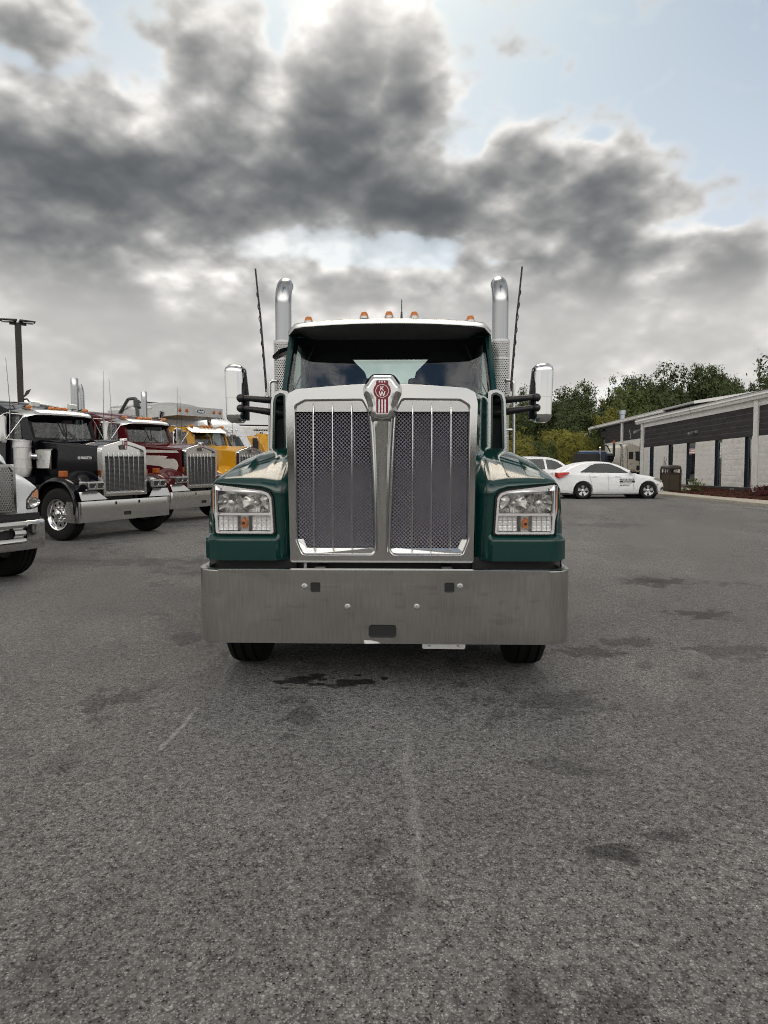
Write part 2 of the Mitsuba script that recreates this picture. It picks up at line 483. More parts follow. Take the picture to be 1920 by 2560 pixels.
def bumper_end(s, back=.42, z0=BZ0, z1=BZ1, n=14):
    a = np.linspace(0, math.pi / 2, n)
    plan = [(BX + BR * math.sin(t), BR * (1 - math.cos(t))) for t in a] + [(BX + BR + .001, back)]
    zc = lambda i: z0 + (.012 * (i / n) ** 2 if i <= n else .012)
    outer = np.array([[[s * x, y, z] for x, y in plan] for z in (z0 + .012, z0, z1, z1 + .001, z1)])
    o = []
    for zz, off in ((z0, .008), (z0 + .002, .002), (z0 + .01, 0), (z1 - .01, 0), (z1 - .002, .002), (z1, .008)):
        o.append([[s * (x - off * (0 if i == 0 else math.sin(min(i, n - 1) / (n - 1) * math.pi / 2))), y + off * math.cos(min(i, n - 1) / (n - 1) * math.pi / 2), zz] for i, (x, y) in enumerate(plan)])
    return grid(np.array(o))


flange = [[[x, y, BZ1 + z] for x in np.linspace(-BX, BX, 3)] for y, z in ((0, -.001), (.003, .002), (.06, .0025))]
kb = G.part('bumper', cat(ext(plate, 0, .008), bumper_end(1), bumper_end(-1)), 'brushed_bumper', 25, label='brushed metal bumper with wrapped ends and three cut-outs')


def flange_end(s):
    a = np.linspace(0, math.pi / 2, 12)
    o = []
    for d in (0, .06):
        o.append([[s * (BX + (BR - d) * math.sin(t)), BR - (BR - d) * math.cos(t), BZ1 + .0025] for t in a] + [[s * (BX + BR - d), .42, BZ1 + .0025]])
    return grid(np.array(o))


G.part('top_flange', cat(grid(np.array(flange)), flange_end(1), flange_end(-1)), 'chrome_soft', 25, under=kb)
for a, b, c, d in ((-.50, -.40, .72, .82), (.395, .49, .72, .82), (-.11, .11, .41, .53)):
    G.part('recess', box(a, b, .010, .05, c, d), 'black_plastic', False, under=kb)
for x, z in ((-.524, .774), (-.236, .638), (.227, .640), (.513, .779)):
    G.part('bolt', cat(mv(lathe([(0, -.016), (.011, -.016), (.0145, -.012), (.0145, -.003)], 6, 'y'), x, 0, z), mv(lathe([(.0145, -.003), (.020, -.002), (.021, 0)], 16, 'y'), x, 0, z)), 'steel', 20, under=kb)
G.part('licence_bracket', cat(ext(rr(.265, .552, .352, .40, .012).difference(rr(.305, .320, .370, .377, .002)).difference(rr(.495, .510, .370, .377, .002)), .012, .016)), 'aluminium', False, under=kb, label='plain metal plate bracket hanging under the bumper')
G.part('paper_scrap', ext([(-.127, .412), (-.122, .387), (-.02, .391), (-.03, .400), (-.085, .411)], -.003, -.0015), 'paper', False, under=kb, label='torn white scrap stuck on the lower bumper edge')
G.part('edge_guard', box(-1.249, -1.229, .13, .33, .66, .86, .006), 'black_plastic', 30, under=kb)

# wheels, frame and what carries the cab
for s in (-1, 1):
    wheel(G, s * 1.075, .98, s)
for y in (5.0, 6.35):
    for s in (-1, 1):
        wheel(G, s * 1.06, y, s, steer=False, nuts=False)
        wheel(G, s * .74, y, -s, steer=False, nuts=False)
G.part('frame_rail', box(-.47, -.40, .12, 7.2, .62, .88), 'black_plastic', False)
G.part('frame_rail', box(.40, .47, .12, 7.2, .62, .88), 'black_plastic', False)
G.part('crossmember', box(-.40, .40, .25, .40, .60, .84), 'black_plastic', False)
for y in (5.0, 6.35):
    G.part('axle', tube([(-1.0, y, .52), (1.0, y, .52)], .08), 'black_plastic', 40)
G.part('gearbox', hull([(x, y, z) for x, y, z in [(s * a, b, c) for s in (-1, 1) for a, b, c in ((.38, .55, .50), (.38, .55, .95), (.30, 2.6, .42), (.30, 2.6, .95), (.20, 4.0, .50), (.20, 4.0, .85))]]), 'black_plastic', 20)
G.part('front_beam', hull([(x, y, z) for x in (-.95, .95) for y in (.90, 1.06) for z in (.36, .52)]), 'black_plastic', False)
G.part('oil_cooler', box(-.60, .60, .62, .74, .44, .80, .02), 'black_plastic', 20)
for s in (-1, 1):
    G.part('step_box', box(min(s * .62, s * 1.18), max(s * .62, s * 1.18), 1.75, 2.25, .36, 1.1, .02), 'black_plastic', 20)
    G.part('mud_flap', box(min(s * .62, s * 1.2), max(s * .62, s * 1.2), 1.60, 1.615, .22, .95), 'rubber', False)
G.part('splash_guard', box(-.60, .60, 1.72, 1.74, .25, .95), 'black_plastic', False)
G.part('engine', cat(box(-.38, .38, .5, 1.7, .75, 1.55), box(-.55, .55, .34, .42, .9, 1.95)), 'black_plastic', False)
for q in ((-1.235, -.62, .29, .34, .78, .935), (.62, 1.235, .29, .34, .78, .935), (-.62, .62, .33, .36, .80, .92)):
    G.part('splash_panel', box(*q), 'black_plastic', False)
G.part('small_bracket', box(-.565, -.545, .27, .285, .855, .905), 'aluminium', False)
for s in (-1, 1):
    G.part('fuel_tank', mv(lathe([(0, -.75), (.24, -.75), (.30, -.70), (.30, .70), (.24, .75), (0, .75)], 28, 'y'), s * .92, 3.0, .68), 'chrome_soft', 35)

# grille surround
outer = poly([(-.650, .905), (-.660, 1.5), (-.672, 2.0), (-.655, 2.07), (-.60, 2.098), (-.30, 2.122), (-.12, 2.133), (.10, 2.133), (.28, 2.124), (.56, 2.104), (.622, 2.075), (.640, 2.0), (.628, 1.5), (.620, .905)], .02)
openL = poly([(-.600, 1.063), (-.560, .968), (-.085, .968), (-.064, 1.0), (-.100, 1.75), (-.115, 1.955), (-.150, 2.022), (-.54, 2.018), (-.602, 1.985)], .016)
openR = poly([(.578, 1.068), (.540, .970), (.068, .970), (.047, 1.0), (.080, 1.75), (.092, 1.955), (.130, 2.026), (.52, 2.020), (.578, 1.985)], .016)
frame = outer.difference(openL.buffer(.012)).difference(openR.buffer(.012))
kg = G.part('grille', ext(frame, .205, .26), 'chrome', 20, label='tall polished grille surround with a central column')
rim = slab(outer, [.30, .225, .211, .206], [-.004, -.004, .0, .008], 160, cap=False)
G.part('outer_edge', rim, 'chrome', 40, under=kg)


def lip(op, d0, d1):
    """Rounded lip running round an opening."""
    rings = []
    for t in np.linspace(0, 1, 7):
        a = t * math.pi / 2
        g = op.buffer(.0125 - .0145 * math.sin(a) * 1.0, quad_segs=6)
        p = ring2(g, 140)
        c = np.array(op.centroid.coords[0])
        k = np.argmin(np.arctan2(p[:, 1] - c[1], p[:, 0] - c[0]))
        p = np.roll(p, -k, 0)
        rings.append(np.stack([p[:, 0], np.full(140, d0 + (1 - math.cos(a)) * (d1 - d0)), p[:, 1]], 1))
    return loft(rings, False)


G.part('opening_lip', lip(openL, .204, .262), 'chrome', 60, under=kg)
G.part('opening_lip', lip(openR, .204, .262), 'chrome', 60, under=kg)
# the central column: a flat face between two rounded ribs
zs = np.linspace(.985, 1.92, 24)
cols = []
for z in zs:
    t = (z - .985) / .935
    hl, hr = .058 + .044 * t**1.6, .043 + .040 * t**1.6
    bulge = .03 * np.clip((t - .55) / .4, 0, 1) ** 2
    row = []
    for u, d in ((-1, .22), (-.97, .198), (-.88, .178), (-.76, .170), (-.64, .178), (-.56, .190), (-.5, .192), (0, .188 - bulge), (.5, .192), (.56, .190), (.64, .178), (.76, .170), (.88, .178), (.97, .198), (1, .22)):
        row.append([-.008 + (u * hr if u > 0 else u * hl), d, z])
    cols.append(row)
G.part('centre_column', grid(np.array(cols)), 'chrome', 60, under=kg)
for op, xs in ((openL, (-.483, -.351, -.219)), (openR, (.198, .328, .459))):
    k2 = 'left' if op is openL else 'right'
    G.part('header_plate', ext(op.buffer(.01).intersection(sg.box(-1, 1.947, 1, 2.2)), .236, .245), 'chrome_soft', False, under=kg)
    so = -1 if op is openL else 1
    lowp = op.buffer(.01).intersection(sg.Polygon([(so * .7, .9), (so * .7, 1.066), (so * .545, 1.066), (so * .50, 1.004), (so * .0, 1.004), (so * .0, .9)]))
    tray = lowp.difference(op.buffer(-.034, quad_segs=2))
    m = ext(tray, 0, .004)
    v = np.array(m.vertices)
    inside = np.array([op.exterior.distance(sg.Point(a, b)) if op.contains(sg.Point(a, b)) else 0 for a, b in v[:, [0, 2]]])
    v[:, 1] += .222 + inside * .7
    m.vertices = v
    m = cat(m)
    G.part('lower_tray', m, 'chrome_soft', False, under=kg)
    for x in xs:
        dz = .988
        G.part('bar', cat(tube([(x, .214, dz), (x, .205, dz + .02), (x, .205, 1.90), (x, .214, 1.955), (x, .236, 2.005)], [.004, .005, .005, .0045, .0015], 8)), 'chrome', 60, under=kg)
    # woven wire, every strand a crimped rod running on the diagonal
    x0, z0, x1, z1 = op.bounds
    wires, P = [], .0262
    inner = op.buffer(.004)
    W = .0023
    for sgn in (1, -1):
        c0 = (z0 - sgn * x1) if sgn > 0 else (z0 + x0)
        lo, hi = (z0 - x1, z1 - x0) if sgn > 0 else (z0 + x0, z1 + x1)
        for c in np.arange(lo, hi, P):
            ln = sg.LineString([(x0 - .1, c + sgn * (x0 - .1)), (x1 + .1, c + sgn * (x1 + .1))]).intersection(inner).intersection(sg.box(-1, 1.0, 1, 1.953))
            for g in getattr(ln, 'geoms', [ln]):
                if g.geom_type != 'LineString' or g.length < .01:
                    continue
                (xa, za), (xb, zb) = g.coords[0], g.coords[-1]
                yy = .252 + .0012 * sgn
                wires.append(tube([(xa, yy, za), (xb, yy, zb)], W * .50, 4, False))
    G.part('wire_mesh', cat(*wires), 'grille_wire', False, under=kg, stuff=True)
G.part('radiator', box(-.62, .60, .300, .32, .93, 2.04), 'radiator_dark', False)

# emblem on the crown of the grille
house = poly([(-.066, 2.176), (.050, 2.176), (.068, 2.155), (.086, 2.128), (.106, 2.105), (.104, 2.068), (.082, 2.02), (.070, 1.975), (.066, 1.925), (.04, 1.898), (-.008, 1.888), (-.056, 1.898), (-.082, 1.925), (-.086, 1.975), (-.098, 2.02), (-.120, 2.068), (-.122, 2.105), (-.102, 2.128), (-.084, 2.155)], .018)
ke = G.part('emblem', slab(house, [.26, .165, .140, .128, .124, .124], [-.03, -.012, .0, .012, .022, .05], 120), 'chrome', 50)
CX, CZ = -.008, 2.078
badge = sg.Point(CX, CZ).buffer(.060, quad_segs=16).union(rr(CX - .041, CX + .041, 1.928, 2.06, .010)).union(rr(CX - .041, CX + .041, 2.08, 2.150, .012))
G.part('badge_rim', ext(badge.buffer(.004).difference(badge.buffer(-.001)), .1215, .1255), 'badge_white', False, under=ke)
G.part('badge_plate', ext(badge, .1222, .1252), 'badge_red', False, under=ke, label='dark red badge plate with white rings and stripes')
ringd = sg.Point(CX, CZ).buffer(.0445, quad_segs=16).difference(sg.Point(CX, CZ).buffer(.0410, quad_segs=16))
stripes = [sg.box(CX + x - .0050, 1.934, CX + x + .0050, 2.022) for x in (-.0205, 0, .0205)] + [sg.box(CX + x - .0042, 2.134, CX + x + .0042, 2.1455) for x in (-.0175, 0, .0175)]
G.part('badge_marking', ext(shapely.union_all([ringd] + stripes).intersection(badge.buffer(-.003)), .1196, .1224), 'badge_white', False, under=ke)
G.part('badge_letter', mv(text('K', .0285, .0026, True), CX, .1224, CZ + .017), 'badge_white', False, under=ke)
G.part('badge_letter', mv(text('W', .0285, .0026, True, .044), CX, .1224, CZ - .018), 'badge_white', False, under=ke)

# hood, from the grille back to the cowl
def hood_ring(y, hw, z0, z1, r, crown, n=40):
    pts = [(-hw, z0)]
    pts += [(-hw + r * (1 - math.cos(a)), z1 - r + r * math.sin(a)) for a in np.linspace(0, math.pi / 2, 8)]
    pts += [(x, z1 + crown * (1 - (x / (hw - r)) ** 2)) for x in np.linspace(-hw + r, hw - r, 15)[1:-1]]
    pts += [(hw - r * (1 - math.cos(a)), z1 - r + r * math.sin(a)) for a in np.linspace(math.pi / 2, 0, 8)]
    pts += [(hw, z0)]
    return [[x - .012 * (1 - y / 1.8), y, z] for x, z in pts]


hood = []
for t in np.linspace(0, 1, 14):
    y = .255 + 1.50 * t
    hood.append(hood_ring(y, .644 + .27 * t ** .85, .95 + .30 * t, 2.078 + .125 * t ** .8, .05 + .05 * t, .03 + .012 * t))
G.part('hood', grid(np.array(hood)), 'green_paint', 40)
G.part('hood_crest_seal', grid(np.array([hood_ring(.252, .644, .95, 2.078, .05, .03), hood_ring(.262, .648, .95, 2.083, .05, .031)])), 'black_plastic', 40)
# drops of rain standing on the hood crest
drops = []
for i in range(900):
    t, u = rng.random() ** 1.4, rng.random() * 2 - 1
    y = .30 + 1.4 * t
    hw = (.644 + .27 * t ** .85) - .06
    x = u * hw
    z = 2.078 + .125 * t ** .8 + (.03 + .012 * t) * (1 - u * u)
    r = .0022 + .0045 * rng.random() ** 2
    drops.append(mv(trimesh.creation.icosphere(1, r), x - .012 * (1 - y / 1.8), y, z, s=(1, 1, .5)))
G.part('water_drops', cat(*drops), 'water', True, stuff=True)

# cowl pods with the dark air openings on both sides of the hood
for s in (-1, 1):
    o = poly([(.86, 1.70), (1.02, 1.70), (1.005, 2.12), (.985, 2.185), (.93, 2.212), (.86, 2.20)], .02)
    i2 = poly([(.90, 1.71), (.985, 1.71), (.972, 2.11), (.958, 2.155), (.925, 2.172), (.90, 2.165)], .012)
    f = lambda m: m if s > 0 else mir(m)
    G.part('cowl_pod', f(cat(ext(o.difference(i2), 1.48, 1.80))), 'green_paint', 30)
    G.part('pod_trim', f(ext(o.buffer(.003).difference(i2.buffer(.018)), 1.470, 1.4795)), 'chrome_soft', 30)
    G.part('air_intake', f(box(.88, 1.0, 1.60, 1.62, 1.70, 2.19)), 'dark_interior', False)

# fenders
def yfront(x):
    return .235 + .10 * np.clip((.735 - x) / .10, 0, 1) ** 1.5 + .16 * np.clip((x - 1.10) / .17, 0, 1) ** 2.6


HX = [(.772, 1.104), (.780, 1.26), (.786, 1.352), (.806, 1.385), (.850, 1.402), (1.178, 1.446), (1.204, 1.44), (1.207, 1.27), (1.188, 1.20), (1.182, 1.104)]
HL = sg.Polygon(HX)


def fender_grid():
    xs = np.r_[np.linspace(.640, .75, 18), np.linspace(.755, 1.17, 62), np.linspace(1.175, 1.262, 26)]
    zc_x = [.64, .70, .76, .82, 1.0, 1.12, 1.2, 1.235, 1.262]
    zc_z = [1.80, 1.775, 1.745, 1.725, 1.69, 1.64, 1.56, 1.515, 1.45]
    zb_x = [.64, .75, .80, .85, 1.18, 1.262]
    zb_z = [1.38, 1.385, 1.405, 1.422, 1.455, 1.405]
    tz = np.r_[np.linspace(.918, 1.06, 12), np.linspace(1.065, 1.10, 8), np.linspace(1.105, 1, 36)[:0]]
    Gd = []
    for x in xs:
        zc, zb, yf = np.interp(x, zc_x, zc_z), np.interp(x, zb_x, zb_z), yfront(x)
        col = []
        low = np.clip((x - .725) / .03, 0, 1)
        zz = np.r_[tz, np.linspace(1.105, zb - .012, 30), zb]
        for z in zz:
            dy = -.030 * low * (1 - np.clip((z - 1.062) / .035, 0, 1))          # proud lower band
            d = HL.distance(sg.Point(x, z)) if not HL.contains(sg.Point(x, z)) else 0
            dy += .040 * np.clip(1 - (d - .008) / .022, 0, 1)                      # recess of the lamp
            if z >= zb - 1e-6:
                dy = -.006
            zl = z
            xo = x + .018 * np.clip((x - 1.19) / .07, 0, 1) * (1 - np.clip((z - 1.05) / .05, 0, 1)) - .02 * np.clip((x - 1.19) / .07, 0, 1) * np.clip((z - 1.15) / .3, 0, 1)
            col.append([xo, yf + dy, zl])
        x_b = col[-1][0]
        yc = 1.38
        for t in np.linspace(0, 1, 26)[1:]:                                     # round the brow, then a long gentle rise to the crest
            q = t ** 1.7
            z = zb + (zc - zb) * (.16 * min(1, q / .035) ** .5 + .84 * (1 - (1 - q) ** 2.0))
            col.append([x_b, yf - .006 + (yc - yf) * q, z])
        for t in np.linspace(0, 1, 8)[1:]:
            col.append([x_b, yc + .45 * t, zc - .16 * t * t])
        Gd.append(col)
    return np.array(Gd)


FG = fender_grid()
cellx = (FG[:-1, :-1] + FG[1:, 1:]) / 2
keep = np.array([[not (HL.buffer(-.012).contains(sg.Point(c[0], c[2])) and c[1] < .6) for c in r] for r in cellx])
side = [tuple(p[1:]) for p in FG[-1]]
arch = [(.98 + .64 * math.cos(a), .52 + .64 * math.sin(a)) for a in np.linspace(.55, math.pi - .5, 24)]
skirt = sg.Polygon(side + arch).buffer(0)
for s in (-1, 1):
    f = (lambda m: m) if s > 0 else mir
    kf = G.part('fender', f(grid(FG, keep)), 'green_paint', 35)
    m = ext(skirt, 0, .004, 'yz')
    v = np.array(m.vertices)
    v[:, 0] += 1.2345 + .022 * np.clip((1.12 - v[:, 2]) / .05, 0, 1)
    m.vertices = v
    G.part('side_panel', f(m), 'green_paint', False, under=kf)
    # seam between fender and hood side
    seam = np.array([(.729, 1.690), (.722, 1.55), (.705, 1.35), (.692, 1.15), (.680, .915)])
    pts = []
    for c in FG[:, 0:].transpose(1, 0, 2)[:62]:
        xz = np.interp(c[:, 2].mean(), [.9, 1.15, 1.35, 1.55, 1.70, 1.8], [.680, .690, .703, .722, .742, .752])
        i = int(np.argmin(np.abs(c[:, 0] - xz)))
        pts.append(c[i] + [0, -.0008, .0006])
    G.part('seam', f(tube(pts, .0036, 5)), 'black_plastic', 60, under=kf)
    # liner of the wheel arch
    a = np.linspace(.3, math.pi - .1, 20)
    G.part('arch_liner', f(grid(np.array([[[x, .98 + .62 * math.cos(t), .52 + .62 * math.sin(t)] for t in a] for x in (.72, 1.22)]))), 'black_plastic', 30, under=kf)

    # headlight
    kh = numbered(G.key + '__headlight')
    put = lambda n, m, mt, sm=30, **k: G.part(n, f(m), mt, sm, under=kh, **k)
    bend = lambda m, d=0: bent(m, d)

    def bent(m, d=0):
        v = np.array(m.vertices)
        v[:, 1] += yfront(v[:, 0]) + d
        m.vertices = v
        return m

    def fine(s2, d0, d1):
        """An extrusion cut into strips so that it can follow the bend of the fender."""
        return cat(*[ext(s2.intersection(sg.box(x, 0, x + .04, 3)), d0, d1) for x in np.arange(.72, 1.26, .04) if s2.intersection(sg.box(x, 0, x + .04, 3)).area > 1e-7])

    H = poly(HX, .012)
    put('gasket', bent(fine(H.buffer(.012).difference(H.buffer(-.004)), .022, .030)), 'black_plastic')
    bz = H.difference(poly([(.792, 1.247), (.800, 1.345), (.818, 1.372), (.853, 1.385), (1.168, 1.404), (1.172, 1.247)], .015)).difference(poly([(.786, 1.118), (.790, 1.232), (1.168, 1.232), (1.166, 1.118)], .01))
    put('bezel', bent(fine(bz, -.002, .03)), 'lamp_silver', False)
    put('brow', hull([(.86, yfront(.86) - .012, 1.392), (.86, yfront(.86) + .02, 1.40), (1.175, yfront(1.17) - .012, 1.408), (1.175, yfront(1.17) + .02, 1.441), (1.176, yfront(1.17) - .004, 1.436), (.862, yfront(.86) - .004, 1.400)]), 'lamp_silver', 20)
    put('housing', cat(hull([(x, float(yfront(x)) + .125, z) for x in (.78, 1.17) for z in (1.11, 1.40)] + [(x, float(yfront(x)) + .13, z) for x in (.78, 1.17) for z in (1.11, 1.40)])), 'chrome_soft', False)

    def bowl(cx, cz, rx, rz, dep, n=26, flutes=0, y0=.03):
        R = []
        for q in np.linspace(1, .05, 8):
            row = []
            for g in np.arange(n) * 2 * math.pi / n:
                k = 1 + (.05 * math.cos(flutes * g) if flutes else 0)
                c, s_ = math.cos(g), math.sin(g)
                e = (abs(c) ** 3.2 + abs(s_) ** 3.2) ** (-1 / 3.2)
                ww = q * k * (e * q + 1 - q)
                row.append([cx + rx * c * ww, yfront(cx) + y0 + dep * (1 - q * q), cz + rz * s_ * ww])
            R.append(row)
        return grid(np.array(R), closed=True)

    put('reflector', bowl(.900, 1.312, .092, .062, .085, 36, 0), 'chrome', 12)
    put('reflector', bowl(1.075, 1.316, .088, .066, .095, 36, 9), 'chrome', 12)
    put('bulb_shield', mv(lathe([(0, -.03), (.020, -.026), (.024, 0), (.024, .05)], 16, 'y'), 1.075, float(yfront(1.07)) + .06, 1.316), 'steel')
    put('bulb_shield', mv(lathe([(0, -.02), (.012, -.018), (.014, 0), (.014, .05)], 14, 'y'), .905, float(yfront(.9)) + .07, 1.316), 'steel')
    put('divider', hull([(x, float(yfront(.98)) + y, z) for y in (.002, .05) for x, z in ((.955, 1.250), (1.012, 1.250), (.984, 1.278))]), 'chrome', 20)
    # turn signal with square prisms
    pr = []
    for i in range(11):
        for j in range(3):
            xa, za = .794 + i * .0337, 1.123 + j * .036
            if abs(i - 5) > 1:
                pr.append(hull([(xa, yfront(xa) + .035, za), (xa + .031, yfront(xa) + .035, za), (xa, yfront(xa) + .035, za + .0335), (xa + .031, yfront(xa) + .035, za + .0335), (xa + .0155 + .006 * math.sin(i * 3), yfront(xa) + .024, za + .017 + .006 * math.cos(j * 5))]))
    put('prism_reflector', cat(*pr), 'lamp_silver', False, stuff=True)
    put('turn_signal_back', box(.953, 1.008, float(yfront(.98)) + .04, float(yfront(.98)) + .05, 1.12, 1.232), 'chrome_soft', False)
    put('turn_signal_bulb', mv(lathe([(0, -.034), (.018, -.032), (.024, -.015), (.024, .02)], 16, 'y'), .981, float(yfront(.98)) + .04, 1.176, s=(1, 1, 1.7)), 'orange_lens')
    put('turn_signal_core', mv(lathe([(0, -.040), (.010, -.040), (.012, -.02)], 12, 'y'), .981, float(yfront(.98)) + .04, 1.176), 'black_gloss')
    put('side_marker', ext(poly([(1.2015, 1.24), (1.2075, 1.28), (1.2075, 1.41), (1.2015, 1.41)]), float(yfront(1.2)) - .003, float(yfront(1.2)) + .02), 'amber_block', False)
    put('lens', bent(fine(H.buffer(-.003), -.004, -.003)), 'lens', False)

# cab: shell with real openings
def cab_pts(ins=0.0):
    p = []
    for s in (-1, 1):
        p += [(s * (.985 - ins), 1.78 + ins, 1.35 + ins), (s * (.975 - ins), 1.80 + ins, 2.20), (s * (.955 - ins), 2.16 + ins, 2.80), (s * (.93 - ins), 2.24 + ins, 2.86 - ins), (s * (.80 - ins), 2.30 + ins, 2.935 - ins),
              (s * (.955 - ins), 3.12 - ins, 2.84 - ins), (s * (.80 - ins), 3.10 - ins, 2.935 - ins), (s * (.985 - ins), 3.14 - ins, 1.35 + ins), (s * .3, 2.35 + ins, 2.975 - ins), (s * .3, 3.08 - ins, 2.98 - ins)]
    return p


shell = man(cab_pts()) - man(cab_pts(.05))
front_cut = man([(x, y, z) for x, z in ((-.925, 2.14), (.925, 2.14), (-.900, 2.775), (.900, 2.775), (-.93, 2.3), (.93, 2.3)) for y in (1.5, 2.42)])
rear_cut = man([(x, y, z) for x, z in ((-.47, 2.20), (.47, 2.20), (-.47, 2.69), (.47, 2.69)) for y in (2.95, 3.3)])
side_cut = man([(x, y, z) for y, z in ((2.12, 2.20), (2.95, 2.16), (2.95, 2.72), (2.38, 2.74)) for x in (-1.2, 1.2)])
shell = shell - front_cut - rear_cut - side_cut
kc = G.part('cab', tri(shell), 'green_paint', 20)
lin = man(cab_pts(.052)) - man(cab_pts(.07))
G.part('cab_lining', tri(lin - front_cut - rear_cut - side_cut), 'dark_interior', 20, under=kc)
wy = lambda z: 1.80 + .36 * (z - 2.20) / .60 - .012
ws = []
for z in np.linspace(2.13, 2.78, 10):
    ws.append([[x, wy(z) + .045 * (x / .93) ** 2 + .004, z] for x in np.linspace(-.925 + .03 * (z - 2.13), .925 - .03 * (z - 2.13), 18)])
G.part('windshield', grid(np.array(ws)), 'tinted_pane', True, under=kc)
for s in (-1, 1):
    G.part('pillar', tube([(s * .948, wy(2.12) + .045, 2.12), (s * .940, wy(2.45) + .043, 2.45), (s * .922, wy(2.80) + .04, 2.80)], .026, 8), 'black_gloss', 50, under=kc)
    G.part('side_glass', grid(np.array([[[s * (.975 - .02 * (z - 2.2) / .5), y, z] for y, z in ((2.12, 2.2), (2.95, 2.16))], [[s * .958, 2.38, 2.74], [s * .958, 2.95, 2.72]]]) if 0 else np.array([[[s * .968, 2.12, 2.20], [s * .968, 2.95, 2.16]], [[s * .952, 2.38, 2.74], [s * .952, 2.95, 2.72]]])), 'tinted_pane', False, under=kc)
    G.part('seat_belt', tube([(s * .93, 1.97, 2.16), (s * .72, 2.26, 2.72)], .006, 5), 'black_plastic', 40, under=kc)
    seat = poly([(.18, 1.5), (.83, 1.5), (.83, 2.45), (.80, 2.60), (.66, 2.70), (.44, 2.70), (.36, 2.60), (.26, 2.50), (.245, 2.44), (.18, 2.435)], .03)
    m = ext(seat, 2.62, 2.76)
    G.part('seat', m if s > 0 else mir(m), 'seat_cloth', 30, under=kc)
G.part('rear_glass', grid(np.array([[[-.46, 3.10, 2.21], [.46, 3.10, 2.21]], [[-.46, 3.09, 2.68], [.46, 3.09, 2.68]]])), 'tinted_pane', False, under=kc)
G.part('dashboard', cat(box(-.88, .88, 1.92, 2.25, 1.9, 2.20, .02)), 'dark_interior', False, under=kc)
wheel_ring = mv(trimesh.creation.torus(.21, .014, 28, 8), .46, 2.34, 2.16, rx=62) if False else mv(trimesh.creation.torus(.21, .014, major_sections=28, minor_sections=8), .46, 2.36, 2.14, rx=60)
G.part('steering_wheel', wheel_ring, 'dark_interior', 60, under=kc)

# visor over the windshield
vx = np.linspace(-.945, .945, 27)
lipz = lambda x: 2.876 - .026 * (x / .945) ** 2 - .05 * np.clip((abs(x) - .86) / .085, 0, 1) ** 2
rows = []
for y, dz in ((1.838, -.040), (1.830, -.034), (1.830, .0), (1.845, .010), (1.98, .028), (2.20, .055), (2.33, .064)):
    rows.append([[x, y + .10 * (x / .945) ** 2 + .10 * np.clip((abs(x) - .80) / .145, 0, 1) ** 2, lipz(x) + dz - (.045 * (x / .945) ** 4 if dz > .02 else 0)] for x in vx])
G.part('visor', grid(np.array(rows)), 'chrome_soft', 40)
und = []
for t in np.linspace(0, 1, 6):
    und.append([[x * (1 - .03 * t), 1.842 + .10 * (x / .945) ** 2 + .10 * np.clip((abs(x) - .80) / .145, 0, 1) ** 2 + t * .28, lipz(x) - .036 + t * (2.742 + .085 * np.clip((abs(x) - .62) / .32, 0, 1) ** 1.8 - lipz(x) + .036)] for x in vx])
G.part('visor_underside', grid(np.array(und)), 'black_plastic', 40)
for x, z in ((-.760, 2.918), (-.236, 2.958), (-.003, 2.962), (.234, 2.958), (.758, 2.920)):
    b = [(.040, 0), (.039, .01), (.033, .032), (.026, .044), (.018, .049), (0, .05)]
    km = G.part('marker_light', mv(lathe(b, 14), x, 2.10, z - .012, s=(1, 1.5, 1)), 'orange_lens', 40)
    G.part('lamp_base', mv(lathe([(.044, -.02), (.044, .003), (.040, .006)], 14), x, 2.10, z - .012, s=(1, 1.5, 1)), 'chrome_soft', 40, under=km)
    for q in (-1, 0, 1):
        G.part('lens_rib', tube([(x + q * .012, 2.06, z + .004), (x + q * .009, 2.075, z + .034)], .0022, 4), 'orange_lens', 40, under=km)
G.part('roof_antenna', tube([(.113, 2.30, 2.96), (.114, 2.30, 3.03), (.114, 2.302, 3.035), (.114, 2.31, 3.155)], [.013, .009, .005, .004], 8), 'black_plastic', 50)
G.part('lookdown_mirror', hull([(-.985, 2.28, 2.705), (-.985, 2.45, 2.71), (-1.06, 2.24, 2.68), (-1.06, 2.46, 2.69), (-1.135, 2.26, 2.62), (-1.135, 2.44, 2.63), (-1.135, 2.26, 2.595), (-1.135, 2.44, 2.60), (-1.05, 2.26, 2.64), (-.985, 2.28, 2.672), (-.985, 2.45, 2.675)]), 'black_gloss', 40)

